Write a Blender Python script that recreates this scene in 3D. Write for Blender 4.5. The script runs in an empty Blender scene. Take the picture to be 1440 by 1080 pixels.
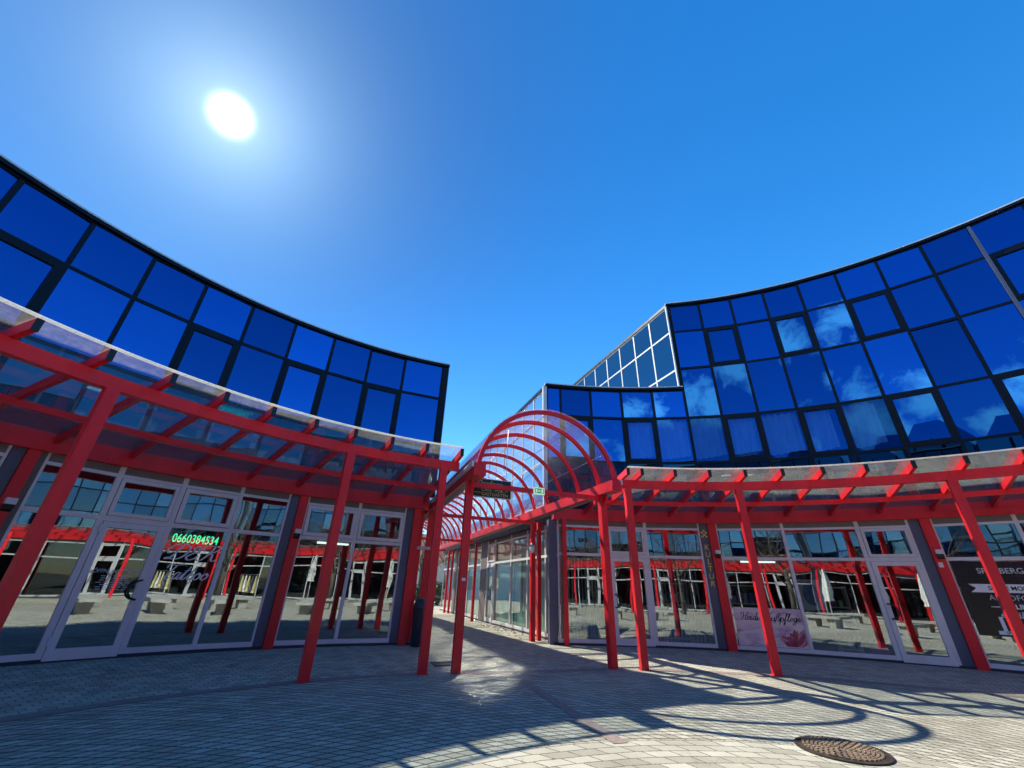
import bpy, math, random
from mathutils import Vector, Matrix
random.seed(7)
sc = bpy.context.scene
COL = sc.collection
PI = math.pi
R_ = math.radians
def sin(d): return math.sin(R_(d))
def cos(d): return math.cos(R_(d))

# ------------------------------------------------------------------ mesh helpers
class Fr:
    """local frame: x along a wall, y towards the viewer, z up"""
    def __init__(s, o, X, Y, Z=(0, 0, 1)):
        s.o = Vector(o); s.X = Vector(X).normalized(); s.Y = Vector(Y).normalized(); s.Z = Vector(Z).normalized()
    def p(s, x, y, z): return s.o + s.X*x + s.Y*y + s.Z*z
W0 = Fr((0, 0, 0), (1, 0, 0), (0, 1, 0))

class MB:
    def __init__(s): s.v = []; s.f = []; s.sm = []
    def add(s, vs, fs, smooth=False):
        b = len(s.v); s.v += [Vector(q) for q in vs]
        s.f += [tuple(i+b for i in f) for f in fs]; s.sm += [smooth]*len(fs)
        return s
    def box(s, F, x0, x1, y0, y1, z0, z1):
        P = [F.p(x, y, z) for x in (x0, x1) for y in (y0, y1) for z in (z0, z1)]
        return s.add(P, [(0,1,3,2),(4,6,7,5),(0,4,5,1),(2,3,7,6),(0,2,6,4),(1,5,7,3)])
    def hexa(s, a, b):            # two quads (lists of 4 points) joined
        return s.add(list(a)+list(b), [(3,2,1,0),(4,5,6,7),(0,1,5,4),(1,2,6,5),(2,3,7,6),(3,0,4,7)])
    def bar(s, a, b, w, h, up=(0,0,1)):   # rectangular bar between two points, w across, h in the up sense
        a = Vector(a); b = Vector(b); d = (b-a).normalized(); x = d.cross(Vector(up)).normalized(); y = x.cross(d)
        q = [(-w/2,-h/2),(w/2,-h/2),(w/2,h/2),(-w/2,h/2)]
        return s.hexa([a+x*i+y*j for i,j in q], [b+x*i+y*j for i,j in q])
    def tube(s, pts, r, n=8, cap=True, closed=False):
        pts = [Vector(p) for p in pts]; N = len(pts); rr = r if isinstance(r, (list,tuple)) else [r]*N
        vs = []; ref = None
        for i, p in enumerate(pts):
            t = (pts[(i+1)%N] if (closed or i < N-1) else p) - (pts[i-1] if (closed or i > 0) else p)
            t.normalize()
            if ref is None: ref = Vector((0,0,1)) if abs(t.z) < .9 else Vector((1,0,0))
            x = t.cross(ref).normalized(); ref = x.cross(t)
            vs += [p + (x*math.cos(2*PI*k/n) + ref*math.sin(2*PI*k/n))*rr[i] for k in range(n)]
        fs = []
        for i in range(N if closed else N-1):
            for k in range(n):
                fs.append((i*n+k, i*n+(k+1)%n, ((i+1)%N)*n+(k+1)%n, ((i+1)%N)*n+k))
        if cap and not closed: fs += [tuple(range(n))[::-1], tuple(range((N-1)*n, N*n))]
        return s.add(vs, fs, True)
    def lathe(s, c, prof, n=24, smooth=True):
        c = Vector(c); vs = []
        for r, z in prof: vs += [c+Vector((r*math.cos(2*PI*k/n), r*math.sin(2*PI*k/n), z)) for k in range(n)]
        fs = [(i*n+k, i*n+(k+1)%n, (i+1)*n+(k+1)%n, (i+1)*n+k) for i in range(len(prof)-1) for k in range(n)]
        fs += [tuple(range(n))[::-1], tuple(range((len(prof)-1)*n, len(prof)*n))]
        return s.add(vs, fs, smooth)
    def prism(s, poly, z0, z1):
        n = len(poly); vs = [(x,y,z0) for x,y in poly]+[(x,y,z1) for x,y in poly]
        return s.add(vs, [tuple(range(n))[::-1], tuple(range(n,2*n))]+[(i,(i+1)%n,n+(i+1)%n,n+i) for i in range(n)])
    def arcwall(s, c, r0, r1, ths, z0, z1):   # thick curved strip, z0/z1 numbers
        A = [pol(c,r0,t) for t in ths]; B = [pol(c,r1,t) for t in ths]
        for i in range(len(ths)-1):
            a,b,d,e = A[i],A[i+1],B[i+1],B[i]
            s.hexa([(q[0],q[1],z0) for q in (a,b,d,e)], [(q[0],q[1],z1) for q in (a,b,d,e)])
        return s
    def build(s, name, mat, parent=None, origin=None):
        me = bpy.data.meshes.new(name)
        if parent is not None:
            r = parent
            while r.parent: r = r.parent
            o0 = Vector(r.location)
        else: o0 = Vector(origin) if origin is not None else Vector((0,0,0))
        me.from_pydata([tuple(v-o0) for v in s.v], [], s.f)
        me.polygons.foreach_set('use_smooth', s.sm)
        me.materials.append(mat); me.update()
        o = bpy.data.objects.new(name, me); COL.objects.link(o)
        if parent is not None: o.parent = parent
        else: o.location = o0
        return o

def pol(c, r, th): return (c[0]+r*sin(th), c[1]+r*cos(th))
def thing(name, label, cat, loc, group=None):
    o = bpy.data.objects.new(name, None); COL.objects.link(o); o.location = loc
    o.empty_display_size = .2
    return tag(o, label, cat, group)
def tag(o, label, cat=None, group=None):
    o['label'] = label
    if cat: o['category'] = cat
    if group: o['group'] = group
    return o
def struct(o, kind='structure'):
    o['kind'] = kind; return o

# ------------------------------------------------------------------ materials
def mat_new(name):
    m = bpy.data.materials.new(name); m.use_nodes = True
    nt = m.node_tree; nt.nodes.clear()
    return m, nt, nt.nodes.new('ShaderNodeOutputMaterial')
def nd(nt, t, **kw):
    n = nt.nodes.new(t)
    for k, v in kw.items():
        if k.startswith('i_'):
            key = k[2:].replace('_', ' ')
            n.inputs[int(key) if key.isdigit() else key].default_value = v
        else: setattr(n, k, v)
    return n
def L(nt, a, b): nt.links.new(a, b)
def rgba(c): return (c[0], c[1], c[2], 1)
def ramp(nt, src, stops):
    r = nd(nt, 'ShaderNodeValToRGB'); e = r.color_ramp.elements
    while len(e) < len(stops): e.new(.5)
    for i, (p, c) in enumerate(stops): e[i].position = p; e[i].color = rgba(c) if isinstance(c, tuple) else (c,c,c,1)
    L(nt, src, r.inputs[0]); return r
def mathn(nt, op, a, b=None, c=None):
    n = nd(nt, 'ShaderNodeMath', operation=op)
    for i, v in enumerate((a, b, c)):
        if v is None: continue
        if isinstance(v, (int, float)): n.inputs[i].default_value = v
        else: L(nt, v, n.inputs[i])
    return n.outputs[0]

def paint(name, col, rough=.4, var=.15, scale=6, metal=0, spec=.5, bump=.05, dirt=None, streak=True):
    m, nt, out = mat_new(name)
    b = nd(nt, 'ShaderNodeBsdfPrincipled', i_Roughness=rough, i_Metallic=metal)
    b.inputs['Specular IOR Level'].default_value = spec
    g = nd(nt, 'ShaderNodeNewGeometry')
    mp = nd(nt, 'ShaderNodeMapping'); mp.inputs['Scale'].default_value = (1, 1, .25 if streak else 1)
    L(nt, g.outputs['Position'], mp.inputs[0])
    n1 = nd(nt, 'ShaderNodeTexNoise', i_Scale=scale, i_Detail=6, i_Roughness=.65); L(nt, mp.outputs[0], n1.inputs['Vector'])
    n2 = nd(nt, 'ShaderNodeTexNoise', i_Scale=scale*9, i_Detail=3); L(nt, g.outputs['Position'], n2.inputs['Vector'])
    lo = tuple(max(0, x*(1-var*1.6)) for x in col); hi = tuple(min(1, x*(1+var)) for x in col)
    r = ramp(nt, n1.outputs[0], [(.3, lo), (.55, col), (.75, hi)])
    cc = r.outputs[0]
    if dirt:
        rd = ramp(nt, n2.outputs[0], [(.58, 0.), (.75, .5)])
        mx = nd(nt, 'ShaderNodeMix', data_type='RGBA'); L(nt, rd.outputs[0], mx.inputs[0]); L(nt, cc, mx.inputs[6]); mx.inputs[7].default_value = rgba(dirt)
        cc = mx.outputs[2]
    L(nt, cc, b.inputs['Base Color'])
    rr = ramp(nt, n1.outputs[0], [(.3, rough*.8), (.7, min(1, rough*1.25))]); L(nt, rr.outputs[0], b.inputs['Roughness'])
    if bump:
        bp = nd(nt, 'ShaderNodeBump', i_Strength=bump, i_Distance=.01); L(nt, n2.outputs[0], bp.inputs['Height']); L(nt, bp.outputs[0], b.inputs['Normal'])
    L(nt, b.outputs[0], out.inputs[0]); return m

def wobble(nt, scale, strength, dist=.05):
    g = nd(nt, 'ShaderNodeNewGeometry')
    n = nd(nt, 'ShaderNodeTexNoise', i_Scale=scale, i_Detail=1.0); L(nt, g.outputs['Position'], n.inputs['Vector'])
    bp = nd(nt, 'ShaderNodeBump', i_Strength=strength, i_Distance=dist); L(nt, n.outputs[0], bp.inputs['Height'])
    return bp.outputs[0], g

def schlick(nt, f0, p=5.):
    lw = nd(nt, 'ShaderNodeLayerWeight', i_Blend=.5)
    return mathn(nt, 'ADD', mathn(nt, 'MULTIPLY', mathn(nt, 'POWER', lw.outputs['Facing'], p), 1-f0), f0)
def glass_mirror(name, tint, trans, tfac=.25, wob=.06, graze=.55, rough=.012, vary=.38):
    """coated facade glass: coloured mirror, a little see-through"""
    m, nt, out = mat_new(name)
    nrm, g = wobble(nt, .9, wob)
    gl = nd(nt, 'ShaderNodeBsdfGlossy', i_Roughness=rough); L(nt, nrm, gl.inputs['Normal'])
    mc = nd(nt, 'ShaderNodeMix', data_type='RGBA'); L(nt, schlick(nt, .0, 4.), mc.inputs[0])
    oi = nd(nt, 'ShaderNodeObjectInfo'); rv = ramp(nt, oi.outputs['Random'], [(0., tuple(t*(1-vary) for t in tint)), (.5, tint), (1., tuple(min(1, t*(1+vary*.8)+vary*.012) for t in tint))])
    L(nt, rv.outputs[0], mc.inputs[6]); mc.inputs[7].default_value = rgba(tuple(t+(1-t)*graze for t in tint)); L(nt, mc.outputs[2], gl.inputs['Color'])
    tr = nd(nt, 'ShaderNodeBsdfTransparent'); tr.inputs[0].default_value = rgba(trans)
    mx = nd(nt, 'ShaderNodeMixShader'); mx.inputs[0].default_value = tfac
    L(nt, gl.outputs[0], mx.inputs[1]); L(nt, tr.outputs[0], mx.inputs[2]); L(nt, mx.outputs[0], out.inputs[0]); return m

def glass_shop(name, base=.3, tint=(.62,.7,.68), wob=.05, refl=(1,1,1)):
    m, nt, out = mat_new(name)
    nrm, g = wobble(nt, .7, wob)
    gl = nd(nt, 'ShaderNodeBsdfGlossy', i_Roughness=.008); gl.inputs[0].default_value = rgba(refl); L(nt, nrm, gl.inputs['Normal'])
    tr = nd(nt, 'ShaderNodeBsdfTransparent'); tr.inputs[0].default_value = rgba(tint)
    f = mathn(nt, 'MINIMUM', schlick(nt, base+.03), .95)
    mx = nd(nt, 'ShaderNodeMixShader'); L(nt, f, mx.inputs[0]); L(nt, tr.outputs[0], mx.inputs[1]); L(nt, gl.outputs[0], mx.inputs[2])
    L(nt, mx.outputs[0], out.inputs[0]); return m

def glass_canopy(name, dirt=.25, tint=(.86,.9,.93)):
    """roof glass with a film of dust and streaks on it"""
    m, nt, out = mat_new(name)
    g = nd(nt, 'ShaderNodeNewGeometry')
    n1 = nd(nt, 'ShaderNodeTexNoise', i_Scale=1.7, i_Detail=8, i_Roughness=.7); L(nt, g.outputs['Position'], n1.inputs['Vector'])
    n2 = nd(nt, 'ShaderNodeTexNoise', i_Scale=9, i_Detail=5, i_Distortion=1.5); L(nt, g.outputs['Position'], n2.inputs['Vector'])
    a = ramp(nt, n1.outputs[0], [(.35, dirt*.6), (.7, dirt*1.25)]); b = ramp(nt, n2.outputs[0], [(.4, .65), (.7, 1.2)])
    f = mathn(nt, 'MULTIPLY', a.outputs[0], b.outputs[0])
    tr = nd(nt, 'ShaderNodeBsdfTransparent'); tr.inputs[0].default_value = rgba(tint)
    tl = nd(nt, 'ShaderNodeBsdfTranslucent'); tl.inputs[0].default_value = (.9,.88,.80,1)
    df = nd(nt, 'ShaderNodeBsdfDiffuse'); df.inputs[0].default_value = (.5,.5,.48,1)
    dm = nd(nt, 'ShaderNodeMixShader', i_0=.3); L(nt, tl.outputs[0], dm.inputs[1]); L(nt, df.outputs[0], dm.inputs[2])
    m1 = nd(nt, 'ShaderNodeMixShader'); L(nt, f, m1.inputs[0]); L(nt, tr.outputs[0], m1.inputs[1]); L(nt, dm.outputs[0], m1.inputs[2])
    gl = nd(nt, 'ShaderNodeBsdfGlossy', i_Roughness=.03)
    fm = mathn(nt, 'MULTIPLY', schlick(nt, .045), .9)
    m2 = nd(nt, 'ShaderNodeMixShader'); L(nt, fm, m2.inputs[0]); L(nt, m1.outputs[0], m2.inputs[1]); L(nt, gl.outputs[0], m2.inputs[2])
    L(nt, m2.outputs[0], out.inputs[0]); return m

def emit(name, col, s):
    m, nt, out = mat_new(name); e = nd(nt, 'ShaderNodeEmission', i_Strength=s); e.inputs[0].default_value = rgba(col)
    L(nt, e.outputs[0], out.inputs[0]); return m

PC = (2.0, .5)             # centre of the plaza
LC, LR, LP = (1.334, 1.219), 10.253, 6.82      # left building: arc centre, facade radius, canopy post radius
RC, RR, RP = (3.033, -.082), 11.993, 8.67      # right building
OC, OR, OP = (2.0, .3), 16.0, 12.7             # buildings across the plaza
U = Vector((-.334, .943, 0)).normalized(); V = Vector((U.y, -U.x, 0))   # along / across the passage
def VS(v, s, z=0): return V*v + U*s + Vector((0, 0, z))

def paving_mat():
    m, nt, out = mat_new('concrete_pavers')
    b = nd(nt, 'ShaderNodeBsdfPrincipled'); b.inputs['Specular IOR Level'].default_value = .25
    g = nd(nt, 'ShaderNodeNewGeometry'); sx = nd(nt, 'ShaderNodeSeparateXYZ'); L(nt, g.outputs['Position'], sx.inputs[0])
    wn = nd(nt, 'ShaderNodeTexNoise', i_Scale=1.3, i_Detail=3); L(nt, g.outputs['Position'], wn.inputs['Vector'])
    jit = mathn(nt, 'MULTIPLY', mathn(nt, 'SUBTRACT', wn.outputs[0], .5), .05)
    wf = nd(nt, 'ShaderNodeTexNoise', i_Scale=38, i_Detail=1); L(nt, g.outputs['Position'], wf.inputs['Vector'])
    jf = mathn(nt, 'MULTIPLY', mathn(nt, 'SUBTRACT', wf.outputs[0], .5), .012)
    dx = mathn(nt, 'SUBTRACT', sx.outputs[0], PC[0]); dy = mathn(nt, 'SUBTRACT', sx.outputs[1], PC[1])
    r = mathn(nt, 'SQRT', mathn(nt, 'ADD', mathn(nt, 'MULTIPLY', dx, dx), mathn(nt, 'MULTIPLY', dy, dy)))
    th = mathn(nt, 'ARCTAN2', dx, dy)
    rj = mathn(nt, 'ADD', mathn(nt, 'ADD', r, jit), jf)
    def bricks(rad, w, h, mortar, zig=0., rot=None):
        al = mathn(nt, 'ADD', mathn(nt, 'MULTIPLY', th, rad), jf)
        rz = rj
        if zig:   # slanted block ends
            al = mathn(nt, 'ADD', al, mathn(nt, 'MULTIPLY', mathn(nt, 'FLOORED_MODULO', rj, h), zig))
        cv = nd(nt, 'ShaderNodeCombineXYZ'); L(nt, al, cv.inputs[0]); L(nt, rz, cv.inputs[1])
        t = nd(nt, 'ShaderNodeTexBrick', offset=.5, squash=1.0, i_Scale=1.0, i_Bias=0.0)
        t.inputs['Mortar Size'].default_value = mortar; t.inputs['Mortar Smooth'].default_value = .35
        t.inputs['Brick Width'].default_value = w; t.inputs['Row Height'].default_value = h
        t.inputs['Color1'].default_value = (.0,.0,.0,1); t.inputs['Color2'].default_value = (1,1,1,1); t.inputs['Mortar'].default_value = (.5,.5,.5,1)
        L(nt, cv.outputs[0], t.inputs['Vector']); return t
    A = bricks(3.6, .22, .135, .006, zig=.45)              # large blocks in rings round the centre
    B = bricks(5.4, .15, .104, .011, zig=.75)     # interlocking blocks further out
    C = bricks(9.0, .15, .12, .005)               # small blocks under the arcades
    def step(v, e): return mathn(nt, 'GREATER_THAN', v, e)
    mAB = step(r, 4.33)
    # arcades: outside either ring of posts
    def dist(c):
        a = mathn(nt, 'SUBTRACT', sx.outputs[0], c[0]); d = mathn(nt, 'SUBTRACT', sx.outputs[1], c[1])
        return mathn(nt, 'SQRT', mathn(nt, 'ADD', mathn(nt, 'MULTIPLY', a, a), mathn(nt, 'MULTIPLY', d, d)))
    side = mathn(nt, 'LESS_THAN', mathn(nt, 'ADD', mathn(nt, 'MULTIPLY', sx.outputs[0], V.x), mathn(nt, 'MULTIPLY', sx.outputs[1], V.y)), 3.28)
    oL = mathn(nt, 'MULTIPLY', step(dist(LC), LP), side)
    oR = mathn(nt, 'MULTIPLY', step(dist(RC), RP), mathn(nt, 'SUBTRACT', 1., side))
    mC = mathn(nt, 'MAXIMUM', oL, oR)
    def mixf(f, a, bb):
        n = nd(nt, 'ShaderNodeMix', data_type='FLOAT'); L(nt, f, n.inputs[0]); L(nt, a, n.inputs[2]); L(nt, bb, n.inputs[3]); return n.outputs[0]
    fac = mixf(mC, mixf(mAB, A.outputs['Fac'], B.outputs['Fac']), C.outputs['Fac'])
    val = mixf(mC, mixf(mAB, A.outputs['Color'], B.outputs['Color']), C.outputs['Color'])
    n1 = nd(nt, 'ShaderNodeTexNoise', i_Scale=.45, i_Detail=8, i_Roughness=.65); L(nt, g.outputs['Position'], n1.inputs['Vector'])
    n2 = nd(nt, 'ShaderNodeTexNoise', i_Scale=90, i_Detail=4, i_Roughness=.7); L(nt, g.outputs['Position'], n2.inputs['Vector'])
    n3 = nd(nt, 'ShaderNodeTexNoise', i_Scale=3.5, i_Detail=6, i_Roughness=.7); L(nt, g.outputs['Position'], n3.inputs['Vector'])
    c1 = ramp(nt, val, [(0., (.31,.292,.228)), (.5, (.40,.38,.305)), (1., (.475,.455,.372))])
    def mul(c, fsrc, lo, hi):
        rr = ramp(nt, fsrc, [(.25, lo), (.75, hi)])
        n = nd(nt, 'ShaderNodeMix', data_type='RGBA', blend_type='MULTIPLY'); n.inputs[0].default_value = 1
        L(nt, c, n.inputs[6]); L(nt, rr.outputs[0], n.inputs[7]); return n.outputs[2]
    c = mul(mul(mul(c1.outputs[0], n1.outputs[0], .82, 1.12), n2.outputs[0], .72, 1.2), n3.outputs[0], .84, 1.1)
    st = nd(nt, 'ShaderNodeTexNoise', i_Scale=1.1, i_Detail=9, i_Roughness=.75, i_Distortion=.8); L(nt, g.outputs['Position'], st.inputs['Vector'])
    c = mul(c, ramp(nt, st.outputs[0], [(.54, 1.), (.68, 0.)]).outputs[0], .70, 1.)
    vo = nd(nt, 'ShaderNodeTexVoronoi', i_Scale=2.6, i_Randomness=1.0); L(nt, g.outputs['Position'], vo.inputs['Vector'])
    c = mul(c, ramp(nt, vo.outputs['Distance'], [(.035, 0.), (.055, 1.)]).outputs[0], .55, 1.)
    mj = nd(nt, 'ShaderNodeMix', data_type='RGBA'); L(nt, fac, mj.inputs[0]); L(nt, c, mj.inputs[6]); mj.inputs[7].default_value = (.075,.07,.058,1)
    L(nt, mj.outputs[2], b.inputs['Base Color']); b.inputs['Roughness'].default_value = .85
    h = mathn(nt, 'ADD', mathn(nt, 'MULTIPLY', fac, -1.), mathn(nt, 'MULTIPLY', n2.outputs[0], .35))
    bp = nd(nt, 'ShaderNodeBump', i_Strength=.55, i_Distance=.008); L(nt, h, bp.inputs['Height']); L(nt, bp.outputs[0], b.inputs['Normal'])
    L(nt, b.outputs[0], out.inputs[0]); return m

M = {}
M['red'] = paint('red_enamel_paint', (.79,.010,.020), .42, .14, 3, bump=.03, dirt=(.45,.02,.02))
M['dark'] = paint('dark_window_frame', (.004,.005,.014), .4, .2, spec=.22)
M['alu'] = paint('grey_aluminium_frame', (.72,.69,.71), .45, .06, 4, metal=.08, bump=.02)
M['pale'] = paint('pale_coated_metal', (.66,.66,.66), .4, .06, 4)
M['clad'] = paint('blue_grey_cladding', (.10,.115,.175), .42, .15, 3, metal=.3)
M['grey_clad'] = paint('warm_grey_cladding', (.16,.135,.12), .5, .15, 3)
M['header'] = paint('grey_header_panel', (.19,.165,.155), .6, .12, 5)
M['mirror'] = glass_mirror('blue_mirror_glass', (.018,.125,.40), (.10,.28,.62), .12)
M['spandrel'] = glass_mirror('dark_spandrel_glass', (.022,.075,.13), (.05,.08,.12), .05, graze=.35)
M['mirror_clear'] = glass_mirror('blue_mirror_glass_clearer', (.02,.135,.42), (.66,.84,.98), .70)
M['mirror_dull'] = glass_mirror('grey_blue_mirror_glass', (.13,.20,.27), (.1,.15,.2), .2)
M['glass_far'] = glass_shop('dark_shop_window_glass', .04, (.3,.36,.36))
M['mirror_pale'] = glass_mirror('pale_mirror_glass', (.90,.94,.97), (.4,.55,.7), .05, graze=.7, rough=.08, vary=.03)
M['mirror_teal'] = glass_mirror('teal_mirror_glass', (.16,.40,.52), (.4,.55,.7), .15, graze=.5)
M['glass'] = glass_shop('shop_window_glass', .27, (.82,.90,.90), wob=.13, refl=(.88,.94,.95))
M['glass_passage'] = glass_shop('passage_window_glass', .06, (.80,.92,.88))
M['roof_glass'] = glass_canopy('dusty_roof_glass', .09, (.84,.89,.90))
M['vault_glass'] = glass_canopy('dusty_vault_glass', .075, (.97,.985,.99))
M['frosted'] = glass_canopy('frosted_edge_strip', .85)
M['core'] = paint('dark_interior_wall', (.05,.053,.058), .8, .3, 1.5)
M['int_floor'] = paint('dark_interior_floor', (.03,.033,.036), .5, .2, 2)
M['plinth'] = paint('dark_plinth', (.035,.037,.05), .6, .2, 5)
M['roofing'] = paint('grey_roofing', (.2,.2,.2), .9, .2, 2)
M['curtain'] = paint('pale_curtain_cloth', (.85,.85,.83), .9, .12, 5)
M['blind'] = paint('pale_blind_cloth', (.60,.62,.58), .85, .08, 3, streak=False)
M['pave'] = paving_mat()
M['band'] = paint('red_brown_paver_band', (.25,.185,.165), .85, .25, 14, bump=.4, streak=False, dirt=(.07,.05,.05))
M['concrete'] = paint('grey_concrete', (.36,.355,.33), .85, .18, 4, bump=.3, streak=False)
M['iron'] = paint('rusty_cast_iron', (.05,.036,.027), .6, .35, 20, metal=.35, bump=.2, streak=False, dirt=(.2,.11,.06))
M['iron_worn'] = paint('worn_iron_ribs', (.34,.25,.17), .5, .3, 20, metal=.3, streak=False)
M['black'] = paint('black_plastic', (.012,.012,.014), .4, .2)
M['bin'] = paint('dark_blue_grey_plastic', (.035,.037,.06), .45, .2)
M['steel'] = paint('brushed_steel', (.5,.5,.52), .35, .1, metal=.8)
M['white'] = paint('white_paint', (.78,.78,.76), .5, .06)
M['sign_green'] = paint('dark_green_sign_face', (.008,.030,.014), .4, .15)
M['sign_cream'] = paint('cream_sign_lettering', (.62,.57,.30), .5, .05)
M['exit_green'] = paint('exit_sign_green', (.02,.36,.14), .4, .05)
M['letter_white'] = paint('white_film_lettering', (.93,.90,.90), .5, .04)
M['letter_dim'] = paint('grey_film_lettering', (.62,.61,.60), .5, .04)
M['letter_black'] = paint('black_film_lettering', (.012,.010,.012), .5, .05)
M['letter_yellow'] = paint('yellow_film_lettering', (.85,.64,.07), .5, .05)
M['led'] = emit('green_led_segments', (.05,1.0,.42), 1.0)
M['lamp_white'] = emit('strip_lamp_glow', (.9,1.0,.98), 1.1)
M['exit_lit'] = emit('lit_exit_sign_white', (.8,1.,.86), .28)
M['exit_green_lit'] = emit('lit_exit_sign_green', (.03,.62,.24), .22)
M['pink'] = paint('pink_card', (.62,.03,.26), .5, .1)
M['lilac'] = paint('lilac_paper', (.52,.43,.62), .7, .08)
M['leafbits'] = paint('dry_brown_leaves', (.07,.04,.022), .9, .4, 30)
M['bark'] = paint('grey_brown_bark', (.10,.08,.065), .9, .3, 12)
M['leaf'] = paint('mid_green_leaves', (.075,.11,.022), .7, .45, 9, streak=False)
M['leaf_dark'] = paint('dark_green_leaves', (.035,.06,.018), .7, .45, 9, streak=False)
M['render_wall'] = paint('cream_render_wall', (.62,.56,.44), .85, .08, 2)
M['tile'] = paint('red_roof_tiles', (.28,.10,.055), .8, .3, 8)
M['canvas'] = paint('white_parasol_cloth', (.74,.73,.68), .9, .08, 5)
M['yellow_cloth'] = paint('yellow_cloth', (.66,.56,.25), .9, .1, 5)
M['skyblue'] = paint('blue_printed_card', (.16,.27,.52), .6, .5, 4, streak=False)
M['black_film'] = paint('black_window_film', (.010,.011,.014), .25, .2, bump=0)

def poster_mat():
    m, nt, out = mat_new('pink_flower_print')
    b = nd(nt, 'ShaderNodeBsdfPrincipled', i_Roughness=.6)
    tc = nd(nt, 'ShaderNodeTexCoord'); mp = nd(nt, 'ShaderNodeMapping'); mp.inputs['Scale'].default_value = (1.6,1.6,4.5); L(nt, tc.outputs['Object'], mp.inputs[0])
    n = nd(nt, 'ShaderNodeTexNoise', i_Scale=1.0, i_Detail=5, i_Distortion=1.0); L(nt, mp.outputs[0], n.inputs['Vector'])
    r = ramp(nt, n.outputs[0], [(.32, (.52,.26,.36)), (.46, (.74,.50,.56)), (.56, (.86,.70,.64)), (.66, (.84,.62,.58)), (.76, (.70,.34,.36))])
    L(nt, r.outputs[0], b.inputs['Base Color']); L(nt, b.outputs[0], out.inputs[0]); return m
M['poster'] = poster_mat()
M['petal'] = paint('crimson_petal_print', (.50,.08,.12), .6, .25, 12, streak=False)
M['petal_pale'] = paint('rose_petal_print', (.70,.30,.33), .6, .25, 12, streak=False)

# ------------------------------------------------------------------ writing
def text_mesh(name, body, F, x, y, z, size, mat, parent, align='CENTER', shear=0., sx=1., bold=0., extrude=.002, track=1.):
    cu = bpy.data.curves.new(name, 'FONT'); cu.body = body; cu.size = size; cu.align_x = align; cu.align_y = 'CENTER'
    cu.shear = shear; cu.offset = bold; cu.extrude = extrude; cu.space_character = track; cu.resolution_u = 4
    t = bpy.data.objects.new(name, cu); COL.objects.link(t)
    bpy.context.view_layer.update()
    me0 = bpy.data.meshes.new_from_object(t.evaluated_get(bpy.context.evaluated_depsgraph_get()))
    mb = MB(); mb.add([F.p(x+v.co.x*sx, y+v.co.z, z+v.co.y) for v in me0.vertices], [tuple(p.vertices) for p in me0.polygons])
    bpy.data.objects.remove(t); bpy.data.curves.remove(cu); bpy.data.meshes.remove(me0)
    return mb.build(name, mat, parent)

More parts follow.
